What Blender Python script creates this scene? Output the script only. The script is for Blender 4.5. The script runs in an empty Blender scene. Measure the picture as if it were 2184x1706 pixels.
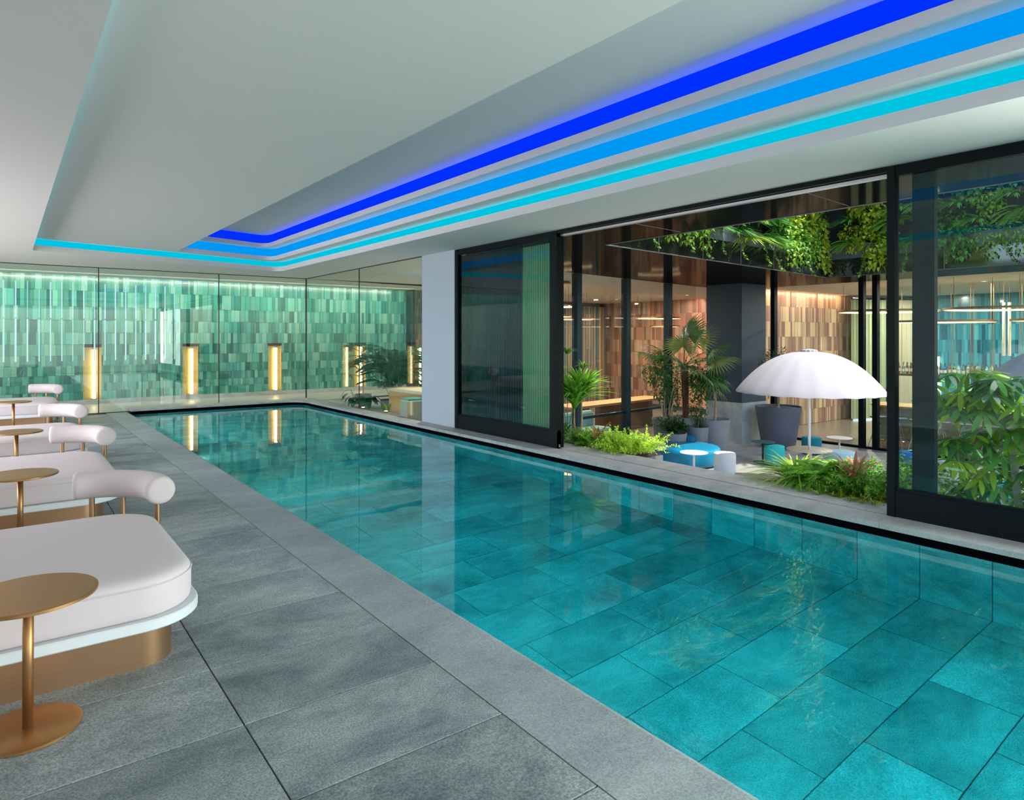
import bpy, math, random
from mathutils import Vector, Matrix
R = random.Random(7)
SC = bpy.context.scene
COL = SC.collection
PI = math.pi

# ------------------------------------------------------------------ camera
F_PX, CX, HZ, CAM_H = 1430.0, 1092.0, 718.0, 1.52      # photo frame 2184 x 1706
TH = math.atan((CX - 10.0) / F_PX)
S_, C_ = math.sin(TH), math.cos(TH)
cam = bpy.data.cameras.new('camera')
cam.sensor_width = 36.0
cam.lens = F_PX / 2184.0 * 36.0
cam.shift_y = -(853.0 - HZ) / 2184.0
cam.clip_end = 200
camo = bpy.data.objects.new('camera', cam)
COL.objects.link(camo)
camo.location = (0, 0, CAM_H)
camo.rotation_euler = (PI / 2, 0, -TH)
SC.camera = camo

# ------------------------------------------------------------------ world, sun, added daylight fill, exposure
W = bpy.data.worlds.new('world'); SC.world = W; W.use_nodes = True
wn = W.node_tree.nodes; wl = W.node_tree.links
bg = wn['Background']
sky = wn.new('ShaderNodeTexSky'); sky.sky_type = 'NISHITA'; sky.sun_disc = False
sky.sun_elevation = math.radians(58); sky.sun_rotation = math.radians(125); sky.air_density = 1.0; sky.dust_density = 1.5
wl.new(sky.outputs[0], bg.inputs[0]); bg.inputs[1].default_value = 0.60
sun = bpy.data.lights.new('sun', 'SUN'); sun.energy = 8.0; sun.angle = math.radians(0.6); sun.color = (1, .95, .86)
suno = bpy.data.objects.new('sun', sun); COL.objects.link(suno)
suno.rotation_euler = Vector((-.29, .46, -1)).to_track_quat('-Z', 'Y').to_euler()

def area(name, loc, dirv, sx, sy, power, color=(1, 1, 1), spread=180):
    L = bpy.data.lights.new(name, 'AREA'); L.shape = 'RECTANGLE'; L.size = sx; L.size_y = sy
    L.energy = power; L.color = color; L.spread = math.radians(spread)
    o = bpy.data.objects.new(name, L); COL.objects.link(o); o.location = loc
    o.rotation_euler = Vector(dirv).to_track_quat('-Z', 'Y').to_euler()
    return o
# added area lights as daylight fill at two invented windows and the glass door
area('daylight_fill', (-2.93, 10.45, 1.55), (1, 0, 0.0), 8.0, 2.3, 360, (.97, .98, 1.0))
area('daylight_fill', (1.2, -3.85, 1.45), (0, 1, 0.0), 7.6, 2.5, 45, (.97, .98, 1.0))
area('daylight_fill', (5.78, -1.55, 1.5), (-1, 0, 0.0), 4.4, 2.35, 600, (1, .965, .93))
SC.view_settings.view_transform = 'Standard'
SC.view_settings.look = 'None'
SC.view_settings.gamma = 1.0
SC.view_settings.use_curve_mapping = False
SC.view_settings.exposure = 0.0
cy = SC.cycles
cy.use_denoising = True
cy.max_bounces = 10; cy.diffuse_bounces = 4; cy.glossy_bounces = 5; cy.transmission_bounces = 8
cy.transparent_max_bounces = 24; cy.volume_bounces = 0
cy.sample_clamp_indirect = 4.0; cy.blur_glossy = 0.6

# ------------------------------------------------------------------ photo pixel -> place
def ray(u, v):
    a = (u - CX) / F_PX
    return (C_ * a + S_, -S_ * a + C_, -(v - HZ) / F_PX)
def onz(u, v, z):
    r = ray(u, v); t = (z - CAM_H) / r[2]; return Vector((r[0] * t, r[1] * t, z))
def onx(u, v, x):
    r = ray(u, v); t = x / r[0]; return Vector((x, r[1] * t, CAM_H + r[2] * t))
def ony(u, v, y):
    r = ray(u, v); t = y / r[1]; return Vector((r[0] * t, y, CAM_H + r[2] * t))

# ------------------------------------------------------------------ materials
MATS = {}
def lin(c):
    return tuple(((x / 12.92) if x <= .04045 else ((x + .055) / 1.055) ** 2.4) for x in (v / 255.0 for v in c))
def mat(name, col, rough=.5, metal=0.0, var=0.0, vscale=6.0, bump=0.0, bscale=60.0, spec=.5, rnd=0.0, stretch=(1, 1, 1),
        emit=None, estr=0.0, trans=0.0, attr=False, coat=0.0, sub=0.0, coords='Object', detail=5.0):
    if name in MATS: return MATS[name]
    m = bpy.data.materials.new(name); m.use_nodes = True; MATS[name] = m
    n = m.node_tree.nodes; l = m.node_tree.links
    p = n['Principled BSDF']
    p.inputs['Roughness'].default_value = rough; p.inputs['Metallic'].default_value = metal
    p.inputs['Specular IOR Level'].default_value = spec
    p.inputs['Coat Weight'].default_value = coat; p.inputs['Coat Roughness'].default_value = .05
    c4 = (*col, 1)
    p.inputs['Base Color'].default_value = c4
    src = None
    if attr:
        a = n.new('ShaderNodeVertexColor'); a.layer_name = 'tint'
        mx = n.new('ShaderNodeMix'); mx.data_type = 'RGBA'; mx.blend_type = 'MULTIPLY'; mx.inputs[0].default_value = 1
        mx.inputs[6].default_value = c4; l.new(a.outputs[0], mx.inputs[7]); src = mx.outputs[2]
    tc = mp = None
    if var > 0 or bump > 0:
        tc = n.new('ShaderNodeTexCoord'); mp = n.new('ShaderNodeMapping')
        mp.inputs['Scale'].default_value = stretch
        l.new(tc.outputs[coords], mp.inputs[0])
    if var > 0:
        t = n.new('ShaderNodeTexNoise'); t.inputs['Scale'].default_value = vscale; t.inputs['Detail'].default_value = detail
        t.inputs['Roughness'].default_value = .62
        l.new(mp.outputs[0], t.inputs[0])
        rp = n.new('ShaderNodeMapRange'); rp.inputs[1].default_value = .28; rp.inputs[2].default_value = .72
        rp.inputs[3].default_value = 1 - var; rp.inputs[4].default_value = 1 + var
        l.new(t.outputs[0], rp.inputs[0])
        mx = n.new('ShaderNodeMix'); mx.data_type = 'RGBA'; mx.blend_type = 'MULTIPLY'; mx.inputs[0].default_value = 1
        if src: l.new(src, mx.inputs[6])
        else: mx.inputs[6].default_value = c4
        l.new(rp.outputs[0], mx.inputs[7]); src = mx.outputs[2]
    if rnd > 0:
        oi = n.new('ShaderNodeObjectInfo'); rp = n.new('ShaderNodeMapRange')
        rp.inputs[3].default_value = 1 - rnd; rp.inputs[4].default_value = 1 + rnd
        l.new(oi.outputs['Random'], rp.inputs[0])
        mx = n.new('ShaderNodeMix'); mx.data_type = 'RGBA'; mx.blend_type = 'MULTIPLY'; mx.inputs[0].default_value = 1
        if src: l.new(src, mx.inputs[6])
        else: mx.inputs[6].default_value = c4
        l.new(rp.outputs[0], mx.inputs[7]); src = mx.outputs[2]
    if src: l.new(src, p.inputs['Base Color'])
    if bump > 0:
        t = n.new('ShaderNodeTexNoise'); t.inputs['Scale'].default_value = bscale; t.inputs['Detail'].default_value = 4
        l.new(mp.outputs[0], t.inputs[0])
        b = n.new('ShaderNodeBump'); b.inputs['Strength'].default_value = bump; b.inputs['Distance'].default_value = .01
        l.new(t.outputs[0], b.inputs['Height']); l.new(b.outputs[0], p.inputs['Normal'])
    if emit:
        p.inputs['Emission Color'].default_value = (*emit, 1); p.inputs['Emission Strength'].default_value = estr
    if trans > 0:     # thin leaves let light through
        out = n['Material Output']; tr = n.new('ShaderNodeBsdfTranslucent'); ms = n.new('ShaderNodeMixShader')
        ms.inputs[0].default_value = trans
        if src: l.new(src, tr.inputs[0])
        else: tr.inputs[0].default_value = c4
        l.new(p.outputs[0], ms.inputs[1]); l.new(tr.outputs[0], ms.inputs[2]); l.new(ms.outputs[0], out.inputs[0])
    return m

def glass(name, tint, r0=.05, gain=.95, rough=0.0):
    if name in MATS: return MATS[name]
    m = bpy.data.materials.new(name); m.use_nodes = True; MATS[name] = m
    n = m.node_tree.nodes; l = m.node_tree.links; n.clear()
    out = n.new('ShaderNodeOutputMaterial'); ms = n.new('ShaderNodeMixShader')
    tr = n.new('ShaderNodeBsdfTransparent'); tr.inputs[0].default_value = (*tint, 1)
    gl = n.new('ShaderNodeBsdfGlossy'); gl.inputs['Roughness'].default_value = rough
    lw = n.new('ShaderNodeLayerWeight'); lw.inputs[0].default_value = .5
    pw = n.new('ShaderNodeMath'); pw.operation = 'POWER'; pw.inputs[1].default_value = 4.5
    ml = n.new('ShaderNodeMath'); ml.operation = 'MULTIPLY_ADD'; ml.inputs[1].default_value = gain; ml.inputs[2].default_value = r0
    ml.use_clamp = True
    l.new(lw.outputs['Facing'], pw.inputs[0]); l.new(pw.outputs[0], ml.inputs[0]); l.new(ml.outputs[0], ms.inputs[0])
    l.new(tr.outputs[0], ms.inputs[1]); l.new(gl.outputs[0], ms.inputs[2]); l.new(ms.outputs[0], out.inputs[0])
    return m

def emission(name, col, s):
    if name in MATS: return MATS[name]
    m = bpy.data.materials.new(name); m.use_nodes = True; MATS[name] = m
    n = m.node_tree.nodes; l = m.node_tree.links; n.clear()
    out = n.new('ShaderNodeOutputMaterial'); e = n.new('ShaderNodeEmission')
    e.inputs[0].default_value = (*col, 1); e.inputs[1].default_value = s; l.new(e.outputs[0], out.inputs[0])
    return m

def stone_mat(name, a, b, scale=2.2, rnd=.12, rough=.55, speck=.5):
    """grey quartzite: cloudy drifts, fine speckle, each slab a little different"""
    if name in MATS: return MATS[name]
    m = bpy.data.materials.new(name); m.use_nodes = True; MATS[name] = m
    n = m.node_tree.nodes; l = m.node_tree.links; p = n['Principled BSDF']
    g = n.new('ShaderNodeNewGeometry'); oi = n.new('ShaderNodeObjectInfo')
    mu = n.new('ShaderNodeVectorMath'); mu.operation = 'SCALE'; cb = n.new('ShaderNodeCombineXYZ')
    for i in range(3): l.new(oi.outputs['Random'], cb.inputs[i])
    l.new(cb.outputs[0], mu.inputs[0]); mu.inputs['Scale'].default_value = 37.0
    ad = n.new('ShaderNodeVectorMath'); ad.operation = 'ADD'; l.new(g.outputs['Position'], ad.inputs[0]); l.new(mu.outputs[0], ad.inputs[1])
    mp = n.new('ShaderNodeMapping'); mp.inputs['Rotation'].default_value = (0, 0, .7); mp.inputs['Scale'].default_value = (.8, 1.25, 1.0)
    l.new(ad.outputs[0], mp.inputs[0])
    t1 = n.new('ShaderNodeTexNoise'); t1.inputs['Scale'].default_value = scale; t1.inputs['Detail'].default_value = 8
    t1.inputs['Roughness'].default_value = .74; t1.inputs['Distortion'].default_value = .35; l.new(mp.outputs[0], t1.inputs[0])
    t2 = n.new('ShaderNodeTexNoise'); t2.inputs['Scale'].default_value = 130; t2.inputs['Detail'].default_value = 2; l.new(ad.outputs[0], t2.inputs[0])
    r1 = n.new('ShaderNodeValToRGB'); r1.color_ramp.elements[0].position = .33; r1.color_ramp.elements[1].position = .68
    r1.color_ramp.elements[0].color = (*a, 1); r1.color_ramp.elements[1].color = (*b, 1); l.new(t1.outputs[0], r1.inputs[0])
    r2 = n.new('ShaderNodeMapRange'); r2.inputs[1].default_value = .3; r2.inputs[2].default_value = .7
    r2.inputs[3].default_value = 1 - speck * .42; r2.inputs[4].default_value = 1 + speck * .42; l.new(t2.outputs[0], r2.inputs[0])
    mx = n.new('ShaderNodeMix'); mx.data_type = 'RGBA'; mx.blend_type = 'MULTIPLY'; mx.inputs[0].default_value = 1
    l.new(r1.outputs[0], mx.inputs[6]); l.new(r2.outputs[0], mx.inputs[7])
    r3 = n.new('ShaderNodeMapRange'); r3.inputs[3].default_value = 1 - rnd; r3.inputs[4].default_value = 1 + rnd; l.new(oi.outputs['Random'], r3.inputs[0])
    m2 = n.new('ShaderNodeMix'); m2.data_type = 'RGBA'; m2.blend_type = 'MULTIPLY'; m2.inputs[0].default_value = 1
    l.new(mx.outputs[2], m2.inputs[6]); l.new(r3.outputs[0], m2.inputs[7]); l.new(m2.outputs[2], p.inputs['Base Color'])
    b = n.new('ShaderNodeBump'); b.inputs['Strength'].default_value = .25; b.inputs['Distance'].default_value = .004
    l.new(t2.outputs[0], b.inputs['Height']); l.new(b.outputs[0], p.inputs['Normal'])
    p.inputs['Roughness'].default_value = rough
    return m

M_stone = stone_mat('grey_quartzite', lin((98, 109, 113)), lin((174, 179, 178)), scale=1.7, speck=1.0)
M_coping = stone_mat('pale_quartzite', lin((134, 142, 144)), lin((172, 178, 178)), scale=1.4, rnd=.04, speck=.6)
M_poolstone = stone_mat('pool_quartzite', lin((128, 148, 148)), lin((222, 230, 228)), scale=1.5, rnd=.16, speck=.8)
M_ledge = stone_mat('ledge_granite', lin((150, 150, 148)), lin((188, 188, 184)), scale=3, rnd=.03)
M_paving = stone_mat('courtyard_paving', lin((128, 128, 126)), lin((168, 166, 162)), scale=1.3, rnd=.05)
M_colstone = stone_mat('column_stone', lin((138, 146, 146)), lin((190, 196, 194)), scale=1.4, rnd=.05)
M_grout = mat('dark_grout', lin((44, 42, 40)), .9)
M_black = mat('slot_shade', (.002, .002, .003), .9, spec=.02)
M_plaster = mat('white_plaster', lin((220, 214, 210)), .75, bump=.03, bscale=150)
M_wallgrey = mat('pale_grey_render', lin((178, 186, 196)), .7)
M_frame = mat('dark_aluminium', lin((9, 17, 20)), .5, 0, spec=.12)
M_soffit = mat('black_glossy_soffit', (.008, .007, .007), .10, 0, spec=.05)
_n = M_soffit.node_tree.nodes; _l = M_soffit.node_tree.links
_g = _n.new('ShaderNodeBsdfGlossy'); _g.inputs['Roughness'].default_value = .06
_d = _n.new('ShaderNodeBsdfDiffuse'); _d.inputs[0].default_value = (.009, .008, .008, 1)
_m = _n.new('ShaderNodeMixShader'); _m.inputs[0].default_value = .14
_l.new(_d.outputs[0], _m.inputs[1]); _l.new(_g.outputs[0], _m.inputs[2]); _l.new(_m.outputs[0], _n['Material Output'].inputs[0])
M_fascia = mat('black_fascia', (.012, .012, .013), .3)
M_zinc = mat('zinc_flashing', lin((110, 112, 116)), .55, .2)
M_rail = mat('aluminium_rail', lin((200, 202, 206)), .3, .9)
M_fabric = mat('white_upholstery', lin((216, 202, 202)), .9, bump=.12, bscale=700, spec=.2)
M_lacq = mat('white_lacquer', lin((222, 224, 226)), .45)
M_gold = mat('brushed_bronze', lin((176, 138, 104)), .38, .85, var=.07, vscale=3, stretch=(1, 1, 60))
M_goldt = mat('satin_bronze', lin((184, 136, 88)), .40, .88, var=.05, vscale=5)
G_clear = glass('partition_glass', (.93, .985, .965), .045, .85)
G_door = glass('door_glass', (.86, .95, .93), .032, .9)
G_facade = glass('facade_glass', (.94, .96, .95), .06, .85)

# ------------------------------------------------------------------ mesh helpers
class MB:
    def __init__(s): s.v = []; s.f = []; s.c = []
    def add(s, vs, fs, c=None):
        o = len(s.v); s.v += [tuple(q) for q in vs]
        for f in fs: s.f.append(tuple(o + i for i in f)); s.c.append(c)
        return s
    def box(s, x0, x1, y0, y1, z0, z1, c=None):
        return s.add([(x0, y0, z0), (x1, y0, z0), (x1, y1, z0), (x0, y1, z0), (x0, y0, z1), (x1, y0, z1), (x1, y1, z1), (x0, y1, z1)],
                     [(0, 3, 2, 1), (4, 5, 6, 7), (0, 1, 5, 4), (1, 2, 6, 5), (2, 3, 7, 6), (3, 0, 4, 7)], c)
    def cbox(s, x0, x1, y0, y1, z0, z1, b=.004, c=None):
        """slab with chamfered top edges"""
        vs = [(x0, y0, z0), (x1, y0, z0), (x1, y1, z0), (x0, y1, z0), (x0, y0, z1 - b), (x1, y0, z1 - b), (x1, y1, z1 - b), (x0, y1, z1 - b),
              (x0 + b, y0 + b, z1), (x1 - b, y0 + b, z1), (x1 - b, y1 - b, z1), (x0 + b, y1 - b, z1)]
        return s.add(vs, [(0, 3, 2, 1), (0, 1, 5, 4), (1, 2, 6, 5), (2, 3, 7, 6), (3, 0, 4, 7), (4, 5, 9, 8), (5, 6, 10, 9), (6, 7, 11, 10), (7, 4, 8, 11), (8, 9, 10, 11)], c)
    def prism(s, poly, z0, z1, c=None):
        n = len(poly)
        return s.add([(x, y, z0) for x, y in poly] + [(x, y, z1) for x, y in poly],
                     [tuple(range(n - 1, -1, -1)), tuple(range(n, 2 * n))] + [(i, (i + 1) % n, n + (i + 1) % n, n + i) for i in range(n)], c)
    def loft(s, rings, cap0=True, cap1=True, c=None):
        n = len(rings[0]); fs = []
        for k in range(len(rings) - 1):
            for i in range(n):
                j = (i + 1) % n; fs.append((k * n + i, k * n + j, (k + 1) * n + j, (k + 1) * n + i))
        if cap0: fs.append(tuple(range(n - 1, -1, -1)))
        if cap1: fs.append(tuple((len(rings) - 1) * n + i for i in range(n)))
        return s.add([p for r in rings for p in r], fs, c)
    def lathe(s, prof, n=24, cx=0, cy=0, c=None, caps=True):
        rings = [[(cx + r * math.cos(2 * PI * i / n), cy + r * math.sin(2 * PI * i / n), z) for i in range(n)] for r, z in prof]
        return s.loft(rings, caps, caps, c)
    def tube(s, pts, r, n=8, r1=None, caps=True, c=None):
        pts = [Vector(p) for p in pts]; m = len(pts); rings = []
        up = Vector((0, 0, 1))
        for i, p in enumerate(pts):
            d = (pts[min(i + 1, m - 1)] - pts[max(i - 1, 0)]).normalized()
            a = d.cross(up)
            if a.length < 1e-3: a = d.cross(Vector((1, 0, 0)))
            a.normalize(); b = d.cross(a)
            rr = r if r1 is None else r + (r1 - r) * i / (m - 1)
            if callable(r): rr = r(i / (m - 1))
            rings.append([p + a * rr * math.cos(2 * PI * k / n) + b * rr * math.sin(2 * PI * k / n) for k in range(n)])
        return s.loft(rings, caps, caps, c)
    def ribbon(s, pts, wid, side, c=None, fold=0.0):
        """flat leaf blade along pts, half widths wid, across vector side"""
        side = Vector(side).normalized(); vs = []; fs = []
        for p, w in zip(pts, wid):
            p = Vector(p); vs += [p - side * w, p + side * w]
        for i in range(len(pts) - 1): fs.append((2 * i, 2 * i + 1, 2 * i + 3, 2 * i + 2))
        return s.add(vs, fs, c)
    def leaf(s, p, d, up, ln, w, c=None, droop=.2):
        """pointed leaf, two quads and two triangles"""
        p = Vector(p); d = Vector(d).normalized(); sd = d.cross(Vector(up))
        if sd.length < 1e-3: sd = d.cross(Vector((1, .3, 0)))
        sd.normalize(); nn = sd.cross(d)
        m1 = p + d * ln * .38 + nn * ln * .05; m2 = p + d * ln * .72 - nn * ln * droop * .3; e = p + d * ln - nn * ln * droop
        return s.add([p, m1 - sd * w, m1 + sd * w, m2 - sd * w * .7, m2 + sd * w * .7, e], [(0, 2, 1), (1, 2, 4, 3), (3, 4, 5)], c)
    def mesh(s, name, smooth=False):
        me = bpy.data.meshes.new(name); me.from_pydata(s.v, [], s.f); me.update()
        if any(c is not None for c in s.c):
            at = me.color_attributes.new('tint', 'FLOAT_COLOR', 'CORNER'); k = 0
            buf = []
            for f, c in zip(s.f, s.c):
                c = c if c is not None else (1, 1, 1)
                buf += [c[0], c[1], c[2], 1.0] * len(f)
            at.data.foreach_set('color', buf)
        if smooth:
            me.polygons.foreach_set('use_smooth', [True] * len(me.polygons))
            if smooth is not True:
                try: me.set_sharp_from_angle(angle=math.radians(smooth))
                except Exception: pass
        return me
    def obj(s, name, m, parent=None, smooth=False):
        o = bpy.data.objects.new(name, s.mesh(name, smooth)); COL.objects.link(o)
        if m: o.data.materials.append(m)
        if parent: o.parent = parent
        return o
def link(name, me, parent=None, loc=(0, 0, 0), rot=(0, 0, 0), scale=(1, 1, 1)):
    o = bpy.data.objects.new(name, me); COL.objects.link(o); o.parent = parent
    o.location = loc; o.rotation_euler = rot; o.scale = scale
    return o
def tag(o, label, cat, group=None, kind=None):
    if label: o['label'] = label
    if cat: o['category'] = cat
    if group: o['group'] = group
    if kind: o['kind'] = kind
    return o
def thing(name, label, cat, loc=(0, 0, 0), rz=0, group=None, kind=None):
    o = bpy.data.objects.new(name, None); COL.objects.link(o); o.location = loc; o.rotation_euler = (0, 0, rz)
    o.empty_display_size = .1
    return tag(o, label, cat, group, kind)
def struct(o, label=None):
    o['kind'] = 'structure'
    if label: o['label'] = label
    return o
def dup(root, loc, rz=None, label=None, group=None):
    r = root.copy(); COL.objects.link(r); r.location = loc
    if rz is not None: r.rotation_euler = (0, 0, rz)
    if label: r['label'] = label
    if group: r['group'] = group
    for ch in list(root.children):
        c = ch.copy(); COL.objects.link(c); c.parent = r
        for g in ch.children:
            d = g.copy(); COL.objects.link(d); d.parent = c
    return r
def rrect(x0, x1, y0, y1, r, n=8):
    r = max(r, .002); pts = []
    for cx, cy_, a0 in ((x1 - r, y0 + r, -PI / 2), (x1 - r, y1 - r, 0), (x0 + r, y1 - r, PI / 2), (x0 + r, y0 + r, PI)):
        for i in range(n + 1):
            a = a0 + PI / 2 * i / n; pts.append((cx + r * math.cos(a), cy_ + r * math.sin(a)))
    return pts
def stack(x0, x1, y0, y1, r, prof, n=8):
    """rings of a rounded rectangle: prof = [(inset, z)]"""
    return [[(x, y, z) for x, y in rrect(x0 + i, x1 - i, y0 + i, y1 - i, r - i, n)] for i, z in prof]
def shade(c, a):
    k = 1 + R.uniform(-a, a); return (c[0] * k, c[1] * k, c[2] * k)

# key levels and planes of the place
Z0 = 2.89          # pool hall soffit
XG, YG = 5.65, 15.5    # glass partitions
XL, XP = -3.0, 1.98    # left wall, pool edge
ZF = -1.25         # courtyard paving
ZS = 2.90          # courtyard soffit
WZ = -.016         # water level

# ================================================================== deck floor
fl = MB().box(XL, 1.96, -4, YG + .02, -.3, -.032)
sfl = MB().box(XL, 11.4, YG + .02, 18.4, -.3, -.002).prism([(XG + .02, 9.0), (5.95, 9.15), (11.4, 16.25), (11.4, YG + .9), (XG + .02, YG + .02)], -.3, -.002)
struct(sfl.obj('spa_floor', mat('pale_spa_floor', lin((176, 172, 166)), .4, var=.05, vscale=2)))
floor = struct(fl.obj('floor', M_grout))
JX, JY, TX, TY = 1.602, 2.18, .853, .545
tile_mesh = MB().cbox(.003, TX - .003, .004, TY - .004, -.032, 0, .0012).mesh('deck_tile'); tile_mesh.materials.append(M_stone)
for k in range(-9, 25):
    y = JY + k * TY
    if y + TY > YG: break
    for j in range(3):
        link('stone_tile', tile_mesh, floor, (JX - (j + 1) * TX, y, 0))
yl = JY + 24 * TY
edge = MB()
L = 1.635
prof = [(JX + .002, -.032), (JX + .002, 0), (1.962, 0), (1.975, -.003), (1.996, -.016), (2.0, -.03), (2.0, -.2), (1.95, -.2), (1.95, -.032)]
vs = [(x, .0022, z) for x, z in prof] + [(x, L - .0022, z) for x, z in prof]; n = len(prof)
edge.add(vs, [tuple(range(n)), tuple(range(2 * n - 1, n - 1, -1))] + [(i, n + i, n + (i + 1) % n, (i + 1) % n) for i in range(n)])
edge_mesh = edge.mesh('edge_stone'); edge_mesh.materials.append(M_coping)
for k in range(11):
    link('edge_stone', edge_mesh, floor, (0, JY - 3 * L + .545 + k * L if k < 10 else JY - 3 * L + .545 + 10 * L, 0), scale=(1, 1, 1) if k < 10 else (1, (15.48 - (JY - 3 * L + .545 + 10 * L)) / L, 1))

# ================================================================== swimming pool
PX0, PX1, PY0, PY1, PZ = 2.005, 5.46, -2.5, 15.16, -1.27
pool = thing('swimming_pool', 'long turquoise swimming pool set flush into the grey stone deck', 'pool', (3.7, 6, PZ))
pool_in = Matrix.Translation(-Vector((3.7, 6, PZ)))
def inpool(o): o.location = Vector(o.location) - Vector((3.7, 6, PZ)); return o
b = MB()
b.box(1.9, PX1 + .3, PY0 - .3, PY1 + .3, PZ - .3, PZ - .02)           # slab
b.box(1.9, PX0 - .001, PY0, PY1, PZ - .02, -.18)                     # left wall core
b.box(PX1 + .02, PX1 + .3, PY0, PY1 + .3, PZ - .02, -.06)
b.box(1.9, PX1 + .02, PY1 + .02, PY1 + .3, PZ - .02, -.06)
b.box(1.9, PX1 + .3, PY0 - .3, PY0, PZ - .02, 0)
inpool(b.obj('basin', M_grout, pool))
PT, PTX = .463, .80
y = PY0; k = 0
ptm = MB().cbox(.003, PTX - .003, .003, PT - .003, -.02, 0, .002).mesh('pool_floor_tile'); ptm.materials.append(M_poolstone)
wtm = MB().box(-.0, .02, .003, PT - .003, PZ, -.185).mesh('pool_wall_tile'); wtm.materials.append(M_poolstone)
wtt = MB().box(-.0, .02, .003, PT - .003, -.18, -.016).mesh('pool_rim_tile'); wtt.materials.append(M_poolstone)
y0 = 2.16 - 10 * PT
k = 0
while y0 + k * PT < PY1:
    yy = y0 + k * PT
    ln = min(PT, PY1 - yy)
    off = (PTX * .5) if k % 2 else 0
    xs = [PX0] + [PX0 + off + i * PTX for i in range(0 if off else 1, 6) if PX0 + .05 < PX0 + off + i * PTX < PX1 - .05] + [PX1]
    for a, c in zip(xs[:-1], xs[1:]):
        inpool(link('floor_tile', ptm, pool, (a, yy, PZ), scale=((c - a) / PTX, ln / PT, 1)))
    inpool(link('wall_tile', wtm, pool, (PX1, yy, 0), scale=(1, ln / PT, 1)))
    inpool(link('rim_tile', wtt, pool, (PX1, yy, 0), scale=(1, ln / PT, 1)))
    k += 1
ew = MB().box(.003, PT - .003, 0, .02, PZ, -.185).mesh('pool_end_tile'); ew.materials.append(M_poolstone)
for i in range(8):
    inpool(link('wall_tile', ew, pool, (PX0 + i * PT, PY1, 0), scale=(min(1, (PX1 - PX0 - i * PT) / PT), 1, 1)))
# submerged bench by the left wall near the far end
inpool(MB().cbox(PX0, PX0 + .9, 9.3, 11.0, PZ, -.62, .01).obj('underwater_step', M_poolstone, pool))
# solid black strip under the ledge, standing in for the overflow slot's shade
inpool(MB().box(5.39, PX1 + .1, PY0, 14.64, -.03, .042).box(1.985, 4.94, 15.09, PY1 + .1, -.03, .042).obj('overflow_slot', M_black, pool))
# water
wm = bpy.data.materials.new('pool_water'); wm.use_nodes = True
n = wm.node_tree.nodes; l = wm.node_tree.links; n.clear()
out = n.new('ShaderNodeOutputMaterial'); gb = n.new('ShaderNodeBsdfGlass'); gb.inputs['IOR'].default_value = 1.333; gb.inputs['Roughness'].default_value = 0
va = n.new('ShaderNodeVolumeAbsorption'); va.inputs[0].default_value = (.04, .90, .93, 1); va.inputs[1].default_value = 1.15
tn = n.new('ShaderNodeTexNoise'); tn.inputs['Scale'].default_value = 3.5; tn.inputs['Detail'].default_value = 2
tcn = n.new('ShaderNodeNewGeometry'); bp = n.new('ShaderNodeBump'); bp.inputs['Strength'].default_value = .05; bp.inputs['Distance'].default_value = .01
l.new(tcn.outputs['Position'], tn.inputs[0]); l.new(tn.outputs[0], bp.inputs['Height']); l.new(bp.outputs[0], gb.inputs['Normal'])
l.new(gb.outputs[0], out.inputs[0]); l.new(va.outputs[0], out.inputs[1])
wo = inpool(MB().box(1.95, PX1 + .03, PY0 - .02, PY1 + .03, PZ - .1, WZ).obj('water', wm, pool))
# unseen lamps added on the deck-side wall to light the water
M_lens = emission('added_lamp_lens', (.86, 1, 1), 3)
lamp_ring = MB().lathe([(.10, 0), (.12, .012), (.12, .02), (.10, .03)], 20).mesh('ring', True); lamp_ring.materials.append(M_rail)
for i in range(8):
    yy = -1.0 + i * 2.15
    t = thing('added_pool_lamp', 'added unseen underwater lamp in the deck-side wall of the pool', 'lamp', (PX0 + .001, yy, -.55), group='added underwater pool lamps')
    t.rotation_euler = (0, PI / 2, 0)
    link('ring', lamp_ring, t)
    MB().lathe([(.095, .005), (.095, .018)], 20).obj('lens', M_lens, t)
    a = area('added_pool_light', (PX0 + .05, yy, -.55), (1, 0, -.15), .2, .2, 15, (.80, 1, 1))
# raised granite ledge round two sides
def ledge(name, x0, x1, y0, y1):
    return inpool(MB().cbox(x0 + .0015, x1 - .0015, y0 + .0015, y1 - .0015, .042, .084, .004).obj(name, M_ledge, pool))
yy = -2.5
while yy < 14.9:
    e = min(yy + 1.23, 14.9)
    ledge('ledge_stone', 5.38, 5.668, yy, e)
    if yy < 8.9: ledge('sill_stone', 5.70, 6.05, yy, min(e, 8.9))
    yy += 1.23
inpool(MB().box(5.668, 5.70, -2.5, 8.9, .02, .072).obj('door_track', M_frame, pool))
cx0, cy0, rr = 5.38 - .45, 15.08 - .45, .45
poly = [(5.38, 14.9)] if False else []
arc = [(cx0 + rr * math.cos(a), cy0 + rr * math.sin(a)) for a in [PI / 2 * i / 10 for i in range(11)]]
poly = [(5.668, 14.9), (5.668, 15.49), (4.9, 15.49), (4.9, 15.08)] + [p for p in reversed(arc) if p[0] > 4.9] + [(5.38, 14.9)]
inpool(MB().prism(list(reversed(poly)), .042, .084).obj('corner_ledge_stone', M_ledge, pool))
xx = 1.98
while xx < 4.85:
    ledge('ledge_stone', xx, min(xx + 1.22, 4.9), 15.08, 15.49); xx += 1.22
arc2 = [(cx0 + (rr + .01) * math.cos(a), cy0 + (rr + .01) * math.sin(a)) for a in [PI / 2 * i / 10 for i in range(11)]]
inpool(MB().prism([(5.56, 14.6)] + [(5.56, 15.26), (4.93, 15.26)] + arc2[::-1] + [(5.39, 14.6)], -.03, .0419).obj('overflow_corner', M_black, pool))

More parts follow.
